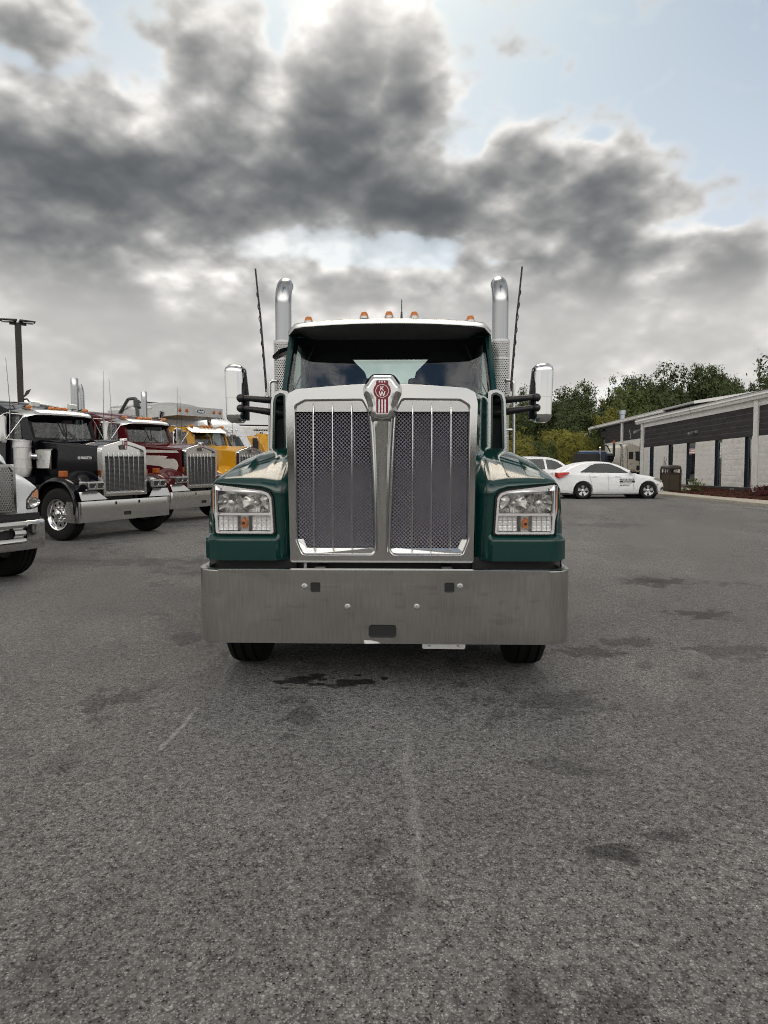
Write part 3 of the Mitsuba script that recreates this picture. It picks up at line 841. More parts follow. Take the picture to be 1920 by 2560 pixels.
# exhaust stacks with perforated guards
for s in (-1, 1):
    cx, cy = s * 1.170, 3.12
    path = [(cx, cy, 1.0), (cx, cy, 3.28)] + [(cx + s * (-.0) , cy + .26 * (1 - math.cos(a)), 3.28 + .26 * math.sin(a)) for a in np.linspace(0, math.radians(68), 12)[1:]]
    kx = G.part('exhaust_stack', tube(path, .087, 28, False), 'stack_chrome', 60)
    R, z0, z1, nc = .108, 1.05, 2.893, 32
    pitch = 2 * math.pi * R / nc
    nr = int((z1 - z0) / (pitch * .88))
    dz = (z1 - z0) / nr
    vv, ff = [], []
    k = 12
    for r_ in range(nr):
        for c in range(nc):
            a0 = (c + .5 * (r_ % 2)) * 2 * math.pi / nc
            zc = z0 + (r_ + .5) * dz
            solid = r_ == nr - 1 or r_ % 22 == 21
            b = len(vv)
            sq = [(math.cos(g), math.sin(g)) for g in np.arange(k) * 2 * math.pi / k + math.pi / 4]
            for c_, s_ in sq:
                e = 1 / max(abs(c_), abs(s_))
                vv.append((a0 + pitch / 2 * c_ * e / R, zc + dz / 2 * s_ * e))
            for c_, s_ in sq:
                q = 0.02 if solid else .34
                vv.append((a0 + pitch * q * c_ / R, zc + pitch * q * s_))
            for i in range(k):
                j = (i + 1) % k
                ff += [(b + i, b + j, b + k + j), (b + i, b + k + j, b + k + i)]
    vv = np.array(vv)
    gm = trimesh.Trimesh(np.stack([cx + R * np.sin(vv[:, 0]), cy - R * np.cos(vv[:, 0]), vv[:, 1]], 1), np.array(ff), process=False)
    G.part('perforated_guard', cat(gm, mv(lathe([(.109, 0), (.1095, -.012), (.1095, -.03), (.108, -.032)], 28), cx, cy, z1 + .002)), 'guard_metal', False, under=kx)
    G.part('inner_sleeve', mv(lathe([(.094, 1.0), (.094, 2.86), (.087, 2.88)], 24), cx, cy, 0), 'black_plastic', 40, under=kx)
    G.part('grab_tube', tube(arc([(cx + s * .06, cy - .1, 2.455), (s * 1.305, 3.0, 2.455), (s * 1.318, 3.0, 1.45), (s * 1.0, 3.0, 1.45)], .06), .017, 8, False), 'chrome_soft', 60)
    G.part('grab_tube_strut', tube([(cx, 3.0, 1.93), (s * 1.316, 3.0, 1.93)], .012, 8), 'chrome_soft', 60)

# mirrors on two arms, and the whip antennas that stand on them
for s in (-1, 1):
    f = (lambda m: m) if s > 0 else mir
    kmr = numbered(G.key + '__door_mirror')
    zz = np.linspace(1.935, 2.432, 22)
    R = []
    for z in zz:
        e = min(z - 1.935, 2.432 - z)
        ins = .035 * (1 - min(1, e / .045)) ** 2
        h = .083 - ins
        p = rr(1.325 - h, 1.325 + h, 1.45, 1.60, .045)
        t = 2.19
        x0 = 1.318 + .010 * np.clip((z - 1.95) / .45, 0, 1)
        pp = sa.translate(rr(x0 - h, x0 + h, 1.43 + ins, 1.60, min(.052, h * .8)), 0, 0)
        q = ring2(pp, 40)
        R.append(np.c_[q, np.full(40, z)])
    full = np.array(R)
    cut = 9
    G.part('upper_shell', f(loft(full[cut:])), 'chrome', 50, under=kmr)
    G.part('lower_shell', f(loft(full[:cut + 1] * [1, 1, 1] + [0, .008, 0])), 'chrome', 50, under=kmr)
    G.part('housing', f(hull([(x, y, z) for x, y in ((1.222, 1.475), (1.25, 1.44), (1.25, 1.62), (1.222, 1.60)) for z in (1.96, 2.15)] + [(1.262, 1.46, 2.42), (1.247, 1.49, 2.40), (1.247, 1.60, 2.40), (1.262, 1.62, 2.42)])), 'black_gloss', 30, under=kmr)
    G.part('mirror_glass', f(box(1.25, 1.385, 1.602, 1.606, 1.96, 2.41)), 'chrome', False, under=kmr)
    G.part('upper_arm', f(cat(tube([(.92, 1.60, 2.128), (1.10, 1.50, 2.136), (1.262, 1.43, 2.146)], [.034, .029, .024], 10), mv(trimesh.creation.icosphere(2, .034), 1.262, 1.42, 2.142))), 'black_plastic', 50, under=kmr)
    G.part('lower_arm', f(cat(tube([(.92, 1.60, 2.015), (1.10, 1.50, 2.04), (1.262, 1.43, 2.060)], [.034, .029, .022], 10), mv(trimesh.creation.icosphere(2, .032), 1.264, 1.42, 2.056))), 'black_plastic', 50, under=kmr)
    ka = G.part('whip_antenna', f(tube([(1.055, 1.52, 2.20), (1.075, 1.52, 2.5), (1.10, 1.52, 2.85), (1.122, 1.53, 3.05), (1.142, 1.54, 3.255)], [.011, .0095, .0085, .0075, .008], 7)), 'black_plastic', 60)
    pts = np.array([[1.055 + .087 * (z - 2.2) / 1.05 + .0065 * math.cos(z * 60), 1.52 + .02 * max(0, (z - 2.85)) + .0065 * math.sin(z * 60), z] for z in np.linspace(2.23, 3.1, 180)])
    G.part('wire_winding', f(tube(pts, .004, 4)), 'black_plastic', 60, under=ka)
    G.part('antenna_mount', f(cat(mv(lathe([(.0, .0), (.020, .0), (.020, .014), (.010, .018), (.010, .07), (0, .07)], 10), 1.052, 1.52, 2.158))), 'steel', 40, under=ka)

# ------------------------------------------------------------------ the row of parked tractors on the left
def conventional(name, label, loc, rz, body, stack_top=3.5, sleeper=2.9, sleeper_len=1.9, nose='louvres', stripe=False, visor='chrome_soft', lettering=None, roof_gear=False, stack_r=.085, hood_z=0.0, group=None, curved_tip=False, steer_detail=True, lit_plate='chrome_soft', split=True, stack_y=3.02):
    t = Thing(name, label, 'truck', (*loc, 0), rz, group)
    P = t.part
    # bumper, flat chrome with wrapped ends
    h = rr(-.115, .075, .46, .535, .02)
    pl = sg.box(-1.12, .370, 1.12, .780).difference(h).difference(rr(-.33, -.28, .69, .75, .01)).difference(rr(.28, .33, .69, .75, .01))
    pl = cat(*[ext(pl.intersection(sg.box(-2, z, 2, z + .0205)), 0, .006) for z in np.arange(.370, .779, .0205)],
             *[grid(np.array([[[s * (1.12 + .10 * math.sin(a)), .10 * (1 - math.cos(a)), z] for a in np.linspace(0, math.pi / 2, 12)] + [[s * 1.221, .34, z]] for z in np.linspace(.370, .780, 13)])) for s in (-1, 1)])
    v = np.array(pl.vertices)
    v[:, 1] += .005 * ((v[:, 2] - .56) / .205) ** 2
    pl.vertices = v
    k = P('bumper', pl, 'chrome', 25)
    P('top_flange', cat(box(-1.12, 1.12, .006, .055, .781, .785), *[grid(np.array([[[s * (1.12 + (.1 - d) * math.sin(a)), .106 - (.10 - d) * math.cos(a), .783] for a in np.linspace(0, math.pi / 2, 8)] for d in (0, .05)])) for s in (-1, 1)]), 'chrome_soft', 25, under=k)
    P('recess', box(-.13, .10, .02, .05, .45, .55), 'black_plastic', False, under=k)
    # grille shell with a peaked crown
    out = poly([(-.565, .86), (-.575, 1.80), (-.545, 1.862), (-.30, 1.925), (-.10, 1.972), (.10, 1.972), (.30, 1.925), (.545, 1.862), (.575, 1.80), (.565, .86)], .02)
    inn = poly([(-.505, .915), (-.515, 1.76), (-.49, 1.80), (-.28, 1.865), (-.07, 1.905), (.07, 1.905), (.28, 1.865), (.49, 1.80), (.515, 1.76), (.505, .915)], .015)
    k = P('grille', ext(out.difference(inn), .05, .16), 'chrome', 20)
    P('shell_edge', slab(out, [.19, .09, .062, .050], [-.006, -.006, .0, .012], 120, cap=False), 'chrome', 40, under=k)
    P('crown_plate', ext(inn.intersection(sg.box(-1, 1.665, 1, 2)), .105, .112), 'chrome', False, under=k)
    P('sill', ext(inn.intersection(sg.box(-1, .8, 1, .955)), .098, .104), 'chrome_soft', False, under=k)
    P('radiator', box(-.52, .52, .165, .18, .90, 1.80), 'radiator_grey', False, under=k)
    lv = [box(-.515, .515, .128 - .0, .131, z, z + .012) for z in np.arange(.945, 1.665, .026)]
    P('louvre', cat(*[mv(m) for m in lv]), 'louvre_grey', False, under=k, stuff=True)
    for x in np.linspace(-.385, .385, 7):
        P('bar', cat(tube([(x, .100, .925), (x, .088, .95), (x, .088, 1.63), (x, .097, 1.70), (x, .112, 1.765)], [.007, .009, .009, .010, .002], 8)), 'chrome', 60, under=k)
    em = poly([(-.058, 2.034), (.058, 2.034), (.066, 2.00), (.064, 1.90), (.046, 1.80), (-.046, 1.80), (-.064, 1.90), (-.066, 2.0)], .012)
    k2 = P('emblem', slab(em, [.12, .045, .03, .025], [0, 0, .008, .02], 60), 'chrome', 40)
    P('badge', ext(rr(-.034, .034, 1.815, 1.985, .012), .018, .0245), 'badge_red', False, under=k2)
    P('badge_stripe', ext(shapely.union_all([sg.box(x - .004, 1.82, x + .004, 1.89) for x in (-.018, 0, .018)] + [sg.Point(0, 1.935).buffer(.024).difference(sg.Point(0, 1.935).buffer(.018))]), .0165, .0185), 'badge_white', False, under=k2)
    # hood
    hd = []
    for u in np.linspace(0, 1, 8):
        y, hw, z1, r = .17 + 1.62 * u, .56 + .12 * u, 1.872 + (.135 + hood_z) * u, .06
        pk = .10 * (1 - u) + .03
        pts = [(-hw, .95 + .1 * u), (-hw, 1.3)] + [(-hw + r * (1 - math.cos(a)), z1 - r + r * math.sin(a)) for a in np.linspace(0, math.pi / 2, 6)]
        pts += [(x, z1 + pk * (1 - abs(x / (hw - r)) ** 1.3)) for x in np.linspace(-hw + r, hw - r, 11)[1:-1]]
        pts += [(hw - r * (1 - math.cos(a)), z1 - r + r * math.sin(a)) for a in np.linspace(math.pi / 2, 0, 6)] + [(hw, 1.3), (hw, .95 + .1 * u)]
        hd.append([[x, y, z] for x, z in pts])
    kh = P('hood', grid(np.array(hd)), body, 35)
    if stripe:
        for s in (-1, 1):
            band = sg.Polygon([(.30, 1.76), (.36, 1.82), (1.75, 1.86), (1.75, 1.77)])
            lobe = sg.Polygon([(.62, 1.66), (.72, 1.58), (.45, 1.58), (1.75, 1.70), (1.75, 1.30)]).convex_hull.union(sg.Point(.50, 1.44).buffer(.17))
            sh = shapely.union_all([band, sg.Polygon([(.5, 1.61), (.55, 1.50), (1.78, 1.50), (1.78, 1.72), (.66, 1.68), (.74, 1.61)]), sg.Polygon([(.5, 1.61), (1.78, 1.61), (1.78, 1.42), (1.25, 1.45), (.9, 1.42), (.72, 1.34), (.5, 1.27)]), sg.Point(.50, 1.44).buffer(.17)])
            m = ext(sh, 0, .003, 'yz')
            v = np.array(m.vertices)
            v[:, 0] += .5615 + .12 * (v[:, 1] - .17) / 1.62
            m.vertices = v * [s, 1, 1]
            if s < 0:
                m.faces = m.faces[:, ::-1]
            P('stripe', m, 'silver_stripe', False, under=kh)
    if lettering:
        m = mv(text(lettering, .055, .004, False, .40), 0, 0, 0, rz=-90 + 0)
        m.apply_translation([-.602, .525, 1.635])
        P('lettering', m, 'badge_white', False, under=kh)
    # fenders
    for s in (-1, 1):
        f = mir if s > 0 else (lambda m: m)
        cols = []
        for x in np.r_[np.linspace(-.57, -1.10, 16), -1.15, -1.19, -1.212, -1.22]:
            e = np.clip((-x - 1.10) / .12, 0, 1)
            drop = .07 * (1 - math.sqrt(max(0, 1 - e * e)))
            inner = np.clip((-.60 - x) / .35, 0, 1)
            top = 1.375 - .125 * inner * inner * (3 - 2 * inner) - drop
            col = []
            for a in np.linspace(-.10, math.pi + .12, 30):
                c, s_ = math.cos(a), math.sin(a)
                yy = .665 - (.585 - drop * .5) * np.sign(c) * abs(c) ** .85
                zz = .62 + (top - .62) * np.sign(s_) * abs(s_) ** .8 if s_ > 0 else .62 + .9 * s_
                col.append([x, yy, zz])
            cols.append(col)
        kf = P('fender', f(grid(np.array(cols))), body, 40)
        edge = [[-1.222, p[1], p[2]] for p in cols[-1]]
        P('flare', f(tube(edge, .022, 8)), 'black_gloss', 60, under=kf)
        P('arch_liner', f(grid(np.array([[[x, (.655 - .555 * math.cos(a)), .52 + .60 * math.sin(a)] for a in np.linspace(-.1, math.pi + .1, 18)] for x in (-.60, -1.19)]))), 'black_plastic', 30, under=kf)
        P('front_skirt', f(ext([(-1.20, .82), (-.56, .82), (-.56, 1.10), (-.64, 1.14), (-1.08, 1.12), (-1.2, 1.0)], .06, .09)), body, False, under=kf)
        P('chrome_plate', f(hull([(-1.17, -.04, .805), (-.555, -.04, .812), (-1.165, .045, .97), (-.74, .045, .98), (-1.17, -.03, .805), (-.555, -.03, .812), (-1.165, .055, .97), (-.74, .055, .98)])), lit_plate, 10)
        kl = numbered(t.key + '__headlight')
        P('bucket', f(box(-1.045, -.625, -.05, .20, 1.0, 1.168, .02)), 'chrome', 20, under=kl)
        P('cavity', f(ext(sg.box(-1.02, 1.022, -.65, 1.147), -.054, -.0505)), 'black_plastic', False, under=kl)
        for xa in (-.930, -.738):
            P('lamp', f(mv(lathe([(0, .028), (.030, .022), (.055, .008), (.072, -.006)], 20, 'y'), xa, -.052, 1.085, s=(1.15, 1, .76))), 'chrome', 60, under=kl)
            P('lens', f(ext(rr(xa - .083, xa + .083, 1.029, 1.141, .012), -.068, -.067)), 'lens', False, under=kl)
            P('lamp_frame', f(ext(rr(xa - .090, xa + .090, 1.024, 1.146, .014).difference(rr(xa - .080, xa + .080, 1.034, 1.136, .010)), -.070, -.054)), 'chrome_soft', False, under=kl)
        P('turn_signal', f(box(-1.10, -.99, .55, .70, 1.255, 1.375, .01)), 'amber_block', 20)
        # air cleaner, its duct and the grab rails in front of the door
        ka = P('air_cleaner', f(mv(lathe([(0, 1.24), (.16, 1.24), (.172, 1.30), (.172, 1.42), (.176, 1.425), (.176, 1.44), (.172, 1.445), (.172, 1.60), (.176, 1.605), (.176, 1.62), (.172, 1.625), (.172, 1.84), (.190, 1.845), (.190, 1.87), (.182, 1.88), (.182, 1.965), (.186, 1.97), (.186, 1.99), (.15, 2.0), (0, 2.0)], 30), -1.0, 1.90, 0)), 'aluminium', 30)
        P('air_duct', f(tube([(-.80, 1.70, 1.66), (-.92, 1.86, 1.66)], .07, 14)), 'chrome', 60, under=ka)
        P('cowl_panel', f(hull([(-.72, 1.40, 1.40), (-.76, 1.42, 1.42), (-.74, 1.36, 1.78), (-.70, 1.36, 1.82), (-.72, 1.74, 1.40), (-.80, 1.74, 1.42), (-.80, 1.78, 1.80), (-.70, 1.78, 1.83)])), 'chrome_soft', 15, under=ka)
        km = numbered(t.key + '__door_mirror')
        P('bracket', f(cat(tube(arc([(-.86, 2.05, 2.53), (-1.22, 2.08, 2.545), (-1.30, 2.10, 2.50), (-1.30, 2.10, 2.02), (-1.2, 2.06, 2.012), (-.86, 2.0, 2.012)], .05), .012, 7), tube([(-.86, 2.0, 2.52), (-1.24, 2.06, 2.02)], .011, 7), tube([(-1.18, 2.0, 2.60), (-1.18, 2.03, 2.02)], .011, 7))), 'chrome_soft', 60, under=km)
        P('shell', f(slab(rr(-1.42, -1.20, 1.93, 2.50, .04), [2.14, 2.10, 2.08, 2.075], [0, 0, .012, .05], 48)), 'chrome', 40, under=km)
        P('mirror_glass', f(ext(rr(-1.405, -1.215, 1.945, 2.485, .03), 2.141, 2.144)), 'chrome', False, under=km)
        # stack
        z3 = stack_top
        if curved_tip:
            path = arc([(-1.10, 3.0, 1.2), (-1.10, 3.0, z3 - .42), (-1.10, 3.10, z3 - .25), (-1.10, 3.02, z3)], .12)
        else:
            path = [(-1.10, stack_y, 1.2), (-1.10, stack_y, z3 - .24)] + [(-1.10 - .20 * (1 - math.cos(a)), stack_y + .20 * (1 - math.cos(a)), z3 - .24 + .42 * math.sin(a)) for a in np.linspace(0, .6, 9)[1:]]
        P('exhaust_stack', f(tube(path, stack_r, 20, False)), 'stack_chrome', 60)
        wheel(t, s * 1.08, .62, s, nuts=s < 0 and steer_detail)
        for y in (5.6, 6.95):
            wheel(t, s * 1.06, y, s, steer=False, nuts=False)
        P('fuel_tank', f(mv(lathe([(0, -.7), (.26, -.7), (.30, -.66), (.30, .66), (.26, .7), (0, .7)], 24, 'y'), -.92, 3.0, .66)), 'chrome_soft', 35)
    # cab
    def pts(i=0.0):
        q = []
        for s in (-1, 1):
            q += [(s * (.80 - i), 1.80 + i, 1.10 + i), (s * (.80 - i), 1.83 + i, 2.05), (s * (.80 - i), 2.02 + i, 2.56), (s * (.72 - i), 2.10 + i, 2.66 - i), (s * (.86 - i), 2.6, 1.10 + i), (s * (.86 - i), 2.4, 2.05), (s * (.82 - i), 3.2 - i, 2.60), (s * (.70 - i), 3.2 - i, 2.70 - i), (s * (.86 - i), 3.2 - i, 1.10 + i)]
        return q
    sh = man(pts()) - man(pts(.04))
    fc = man([(x, y, z) for x, z in ((-.74, 2.06), (.74, 2.06), (-.72, 2.52), (.72, 2.52)) for y in (1.6, 2.16)])
    sc = man([(x, y, z) for y, z in ((2.12, 2.02), (2.95, 1.98), (2.95, 2.50), (2.20, 2.50)) for x in (-1.2, 1.2)])
    rc = man([(x, y, z) for x, z in ((-.50, 2.05), (.50, 2.05), (-.50, 2.46), (.50, 2.46)) for y in (3.0, 3.4)])
    sh = sh - fc - sc
    if sleeper == 0:
        sh = sh - rc
    kc = P('cab', tri(sh), body, 20)
    li = man(pts(.042)) - man(pts(.06)) - fc - sc
    P('cab_lining', tri(li - rc if sleeper == 0 else li), 'dark_interior', 20, under=kc)
    wy = lambda z: 1.83 + .19 * (z - 2.05) / .51 - .006
    for s in ((-1, 1) if split else (0,)):
        xa, xb = (-.745, -.016) if s < 0 else (.016, .745) if s > 0 else (-.745, .745)
        P('windshield', grid(np.array([[[x, wy(z) + .05 * (x / .8) ** 2, z] for x in np.linspace(xa, xb, 8)] for z in (2.05, 2.3, 2.53)])), 'tinted_pane', True, under=kc)
    if split:
        P('windshield_post', tube([(0, wy(2.04), 2.04), (0, wy(2.54), 2.54)], .018, 8), body, 60, under=kc)
    for s in (-1, 1):
        P('wiper', cat(tube([(s * .30, wy(2.04) - .02, 2.03), (s * .10, wy(2.22) - .015, 2.20)], .006, 5), tube([(s * .22, wy(2.04) - .02, 2.03), (s * .06, wy(2.22) - .012, 2.18)], .005, 5), tube([(s * .03, wy(2.1) - .012, 2.10), (s * .10, wy(2.42) - .008, 2.40)], .011, 5)), 'black_plastic', 60, under=kc)
        P('side_glass', grid(np.array([[[s * .848, 2.12, 2.02], [s * .848, 2.95, 1.98]], [[s * .825, 2.20, 2.50], [s * .825, 2.95, 2.50]]])), 'dark_pane', False, under=kc)
        P('seat', box(s * .42 - .24, s * .42 + .24, 2.65, 2.80, 1.4, 2.38, .05), 'seat_cloth', 30, under=kc)
    P('dashboard', box(-.76, .76, 1.90, 2.12, 1.7, 2.06, .02), 'dark_interior', False, under=kc)
    # visor and roof
    vx = np.linspace(-.86, .86, 15)
    e = lambda x: np.clip((abs(x) - .70) / .16, 0, 1) ** 2
    if visor == 'drop':
        rows = [[[x, y + .16 * e(x), z] for x in np.linspace(-.90, .90, 9)] for y, z in ((1.66, 2.475), (1.655, 2.48), (1.98, 2.665), (2.12, 2.69))]
        P('visor', grid(np.array(rows)), 'chrome_soft', 20)
    else:
        rows = [[[x, y + .05 * (x / .86) ** 2 + .22 * e(x), z - .05 * e(x) - dz * (x / .86) ** 2] for x in vx] for y, z, dz in ((1.785, 2.535, .02), (1.770, 2.545, .02), (1.80, 2.60, .02), (1.90, 2.655, .03), (2.06, 2.685, .03), (2.2, 2.70, .03))]
        P('visor', grid(np.array(rows)), visor, 40)
    P('visor_underside', grid(np.array([[[x, 1.80 + .05 * (x / .86) ** 2 + .20 * e(x), 2.535 - .05 * e(x)] for x in vx], [[x * .9, 2.02, 2.525] for x in vx]])), 'black_plastic', 30)
    for x in (-.70, -.17, 0, .17, .70):
        q = P('marker_light', mv(trimesh.creation.icosphere(2, 1), x, 2.06, 2.705, s=(.055, .10, .036)), 'orange_lens', 60)
        P('lamp_body', hull([(x - .05, 2.08, 2.68), (x + .05, 2.08, 2.68), (x - .045, 2.10, 2.735), (x + .045, 2.10, 2.735), (x - .02, 2.32, 2.70), (x + .02, 2.32, 2.70)]), body, 20, under=q)
    if roof_gear:
        for x in (-.45, .52):
            q = P('air_horn', mv(cat(lathe([(.012, .0), (.014, .38), (.03, .46), (.065, .5)], 14, 'y')), x, 2.75, 2.80, rz=0), 'chrome', 60)
            P('work_light', box(x + .12, x + .34, 2.50, 2.58, 2.745, 2.86, .01), 'chrome_soft', 20)
            P('work_light_face', box(x + .135, x + .325, 2.494, 2.4985, 2.76, 2.845), 'lens_grey', False)
    if sleeper:
        zs = sleeper
        y0, y1 = 3.24, 3.24 + sleeper_len
        rows = []
        for y, zz in ((y0 - .55, 2.70), (y0 - .2, 2.70 + (zs - 2.70) * .55), (y0 + .2, 2.70 + (zs - 2.70) * .9), (y0 + .6, zs), (y1, zs)):
            c = poly([(-1.08, 1.0 if y > y0 - .1 else zz - .12), (-1.08, zz - .16), (-.96, zz - .03), (-.5, zz), (.5, zz), (.96, zz - .03), (1.08, zz - .16), (1.08, 1.0 if y > y0 - .1 else zz - .12)])
            rows.append([[x * (1 if y > y0 - .1 else .78), y, z] for x, z in list(c.exterior.coords)[:-1]])
        ks = P('sleeper', loft(np.array(rows)), body, 25)
        for s in (-1, 1):
            P('sleeper_window', box(s * 1.081 - .004, s * 1.081 + .004, y0 + .4, y0 + .85, 1.95, 2.35), 'black_gloss', False, under=ks)
    for s in (-1, 1):
        P('whip_antenna', tube([(s * 1.16, 2.0, 2.50), (s * 1.19, 2.0, 3.1), (s * 1.22, 2.0, 3.65)], [.007, .005, .003], 6), 'black_plastic', 60)
    P('frame_rail', box(-.45, -.38, .2, 7.9, .62, .86), 'black_plastic', False)
    P('frame_rail', box(.38, .45, .2, 7.9, .62, .86), 'black_plastic', False)
    P('front_axle', hull([(x, y, z) for x in (-.95, .95) for y in (.55, .69) for z in (.42, .54)]), 'black_plastic', False)
    P('engine', box(-.45, .45, .25, 1.75, .62, 1.6), 'black_plastic', False)
    return t


plain('radiator_grey', (.05, .052, .055), .55, .4)
plain('amber_block', (.34, .085, .01), .35)
mat('lens_grey', {'type': 'twosided', 'b': {'type': 'roughconductor', 'material': 'none', 'specular_reflectance': rgb(.75, .78, .76), 'alpha': .15}})

BL = conventional('conventional_truck', 'glossy black conventional truck with chrome air cleaner, second from the left edge', (-5.31, 14.7), 62.3, 'black_paint', 3.5, 2.93, stack_y=2.87, lettering='KENWORTH', roof_gear=True, group='conventional trucks parked in a row')
MR = conventional('conventional_truck', 'maroon conventional truck with a pale scallop stripe on its hood', (-4.69, 18.5), 62.5, 'maroon_paint', 3.55, 2.92, stack_y=3.2, stripe=True, split=False, group='conventional trucks parked in a row', steer_detail=False)
YL = conventional('conventional_truck', 'yellow conventional dump truck with aluminium body and drop visor', (-4.30, 23.3), 58.0, 'yellow_paint', 3.18, 0, visor='drop', group='conventional trucks parked in a row', stack_r=.07, curved_tip=True, steer_detail=False, hood_z=.0)

# aluminium dump body with its cab shield on the yellow truck
kd = YL.part('dump_body', cat(hull([(x, y, z) for x in (-1.2, 1.2) for y in (3.75, 5.7) for z in (1.25, 3.3)])), 'aluminium', 20)
YL.part('rounded_top', loft([[[x, y, z] for x, z in [(1.15 * math.cos(a), 3.3 + .26 * math.sin(a) ** .7) for a in np.linspace(0.001, math.pi - .001, 16)]] for y in (3.5, 5.7)]), 'aluminium', 30, under=kd)
YL.part('cab_shield', hull([(x, y, z) for x, y, z in [(s * a, b, c) for s in (-1, 1) for a, b, c in ((1.05, 2.35, 3.05), (1.05, 2.35, 3.36), (1.12, 3.75, 2.98), (1.12, 3.75, 3.36))]]), 'aluminium', 15, under=kd)
for x in (-.92, -.62, .62, .92):
    YL.part('shield_lamp', mv(lathe([(.062, 0), (.060, -.012), (.045, -.018), (.040, -.024), (0, -.028)], 16, 'y'), x, 2.348, 3.215), 'amber_block', 40, under=kd)
ov = sa.scale(sg.Point(0, 3.215).buffer(1, quad_segs=16), .19, .075)
YL.part('oval_plate', ext(ov, 2.338, 2.3485), 'chrome_soft', False, under=kd)
YL.part('oval_badge', ext(ov.buffer(-.014), 2.334, 2.3375), 'blue_paint', False, under=kd)
YL.part('badge_script', ext(shapely.union_all([sa.scale(sg.Point(x, 3.215 + .008 * math.sin(x * 60)).buffer(1), .016, .030) for x in np.linspace(-.11, .11, 6)] + [sg.box(-.12, 3.19, .12, 3.198)]), 2.332, 2.3338), 'badge_white', False, under=kd)
YL.part('tarp_frame', tube(arc([(-1.22, 5.2, 3.0), (-1.22, 4.55, 3.66), (-1.22, 4.15, 3.66), (-1.22, 4.1, 3.0)], .08), .055, 8), 'dark_metal', 40, under=kd)
YL.part('tarp_motor', box(-1.28, -1.12, 4.05, 4.25, 3.35, 3.62, .03), 'dark_metal', 30, under=kd)
YL.part('tarp_roller', tube([(-.9, 4.4, 3.56), (.9, 4.4, 3.58)], .04, 10), 'black_plastic', 60, under=kd)


def aero(name, label, loc, rz, body, roof=3.9, group=None):
    """Aerodynamic tractor with a tall smooth sleeper roof; only its upper half shows."""
    t = Thing(name, label, 'truck', (*loc, 0), rz, group)
    P = t.part
    rows = []
    for y, hw, z in ((.1, .55, 1.5), (.5, .7, 1.72), (1.2, .82, 1.90), (1.75, .9, 2.0)):
        rows.append([[x, y, q] for x, q in [(-hw, .8), (-hw, z - .18), (-hw + .08, z - .06), (-hw + .3, z), (hw - .3, z), (hw - .08, z - .06), (hw, z - .18), (hw, .8)]])
    P('hood', loft(np.array(rows)), body, 30)
    P('grille', ext(poly([(-.46, .85), (-.5, 1.45), (.5, 1.45), (.46, .85)], .05), .06, .12), 'chrome', 20)
    P('bumper', box(-1.2, 1.2, -.05, .35, .35, .80, .08), body, 25)
    cr = []
    prof = [(1.85, 2.02), (2.05, 2.30), (2.28, 2.62), (2.45, 2.85), (2.75, 3.15), (3.2, 3.48), (3.8, roof - .08), (4.5, roof), (5.3, roof - .03)]
    prof = [(y, min(z, roof - .03 + .03 * min(1, max(0, y - 2.4)))) for y, z in prof]
    for y, z in prof:
        hw = 1.02 + .1 * min(1, (y - 1.85) / 1.5)
        r = .2
        cr.append([[x, y, q] for x, q in [(-hw, 1.0), (-hw, z - r), (-hw + .06, z - .07), (-hw + .25, z), (-.3, z + .03), (.3, z + .03), (hw - .25, z), (hw - .06, z - .07), (hw, z - r), (hw, 1.0)]])
    P('cab', loft(np.array(cr)), body, 35)
    P('windshield', grid(np.array([[[x, y + .16 * (x / 1.0) ** 2 - .03, z + .015] for x in np.linspace(-.96, .96, 14)] for y, z in ((1.85, 2.03), (2.05, 2.31), (2.26, 2.60))])), 'windshield_dark', True)
    P('visor', grid(np.array([[[x, y + .16 * (x / 1.0) ** 2, z] for x in np.linspace(-1.0, 1.0, 14)] for y, z in ((2.16, 2.52), (2.15, 2.56), (2.38, 2.82))])), body, 30)
    for x in (-.42, -.14, .14, .42):
        P('marker_light', mv(trimesh.creation.icosphere(1, 1), x, 2.31, 2.80, s=(.06, .05, .035)), 'lens_grey', 60)
    for s in (-1, 1):
        P('side_window', box(s * 1.035 - .004, s * 1.035 + .004, 2.4, 3.0, 2.0, 2.5), 'black_gloss', False)
        P('door_mirror', slab(rr(s * 1.36 - .1, s * 1.36 + .1, 1.95, 2.5, .04), [2.2, 2.1, 2.06], [0, 0, .03], 32), 'black_plastic', 40)
        P('whip_antenna', tube([(s * 1.3, 2.0, 2.1), (s * 1.32, 2.0, 3.0)], .005, 5), 'black_plastic', 60)
        for y in (.7, 5.4, 6.7):
            wheel(t, s * 1.05, y, s, nuts=False)
    P('chassis', box(-.45, .45, .2, 7.5, .6, 1.0), 'black_plastic', False)
    return t


plain('windshield_dark', (.012, .018, .02), .06, .6)
aero('aerodynamic_truck', 'silver white high roof sleeper truck behind the yellow dump truck', (-4.45, 28.4), 58, 'silver_paint', 3.25)
aero('aerodynamic_truck', 'yellow cab truck farthest along the row, beside the green fender', (-3.6, 34.2), 56, 'yellow_paint', 2.72)
tb = Thing('box_trailer', 'white trailer body with small black lettering, far behind the parked trucks', 'trailer', (-7.9, 46, 0), 8)
kb = tb.part('body', box(-2.5, 2.5, 0, 9, 1.2, 3.62, .03), 'white_plastic', 20)
tb.part('print', cat(*[ext(shapely.union_all([sg.box(-.5 + i * .11 + d, z, -.5 + i * .11 + .085 + d, z + .11) for i in range(n)]), -.008, -.002) for z, n, d in ((3.36, 9, 0), (3.18, 2, .39), (3.0, 8, .06))]), 'black_plastic', False, under=kb, stuff=True)
for s in (-1, 1):
    for y in (6.0, 7.2):
        wheel(tb, s * 1.1, y, s, nuts=False)
tb.part('tarp_rail', tube([(-2.4, .2, 3.75), (2.3, .2, 3.70)], .05, 6), 'black_plastic', 60)
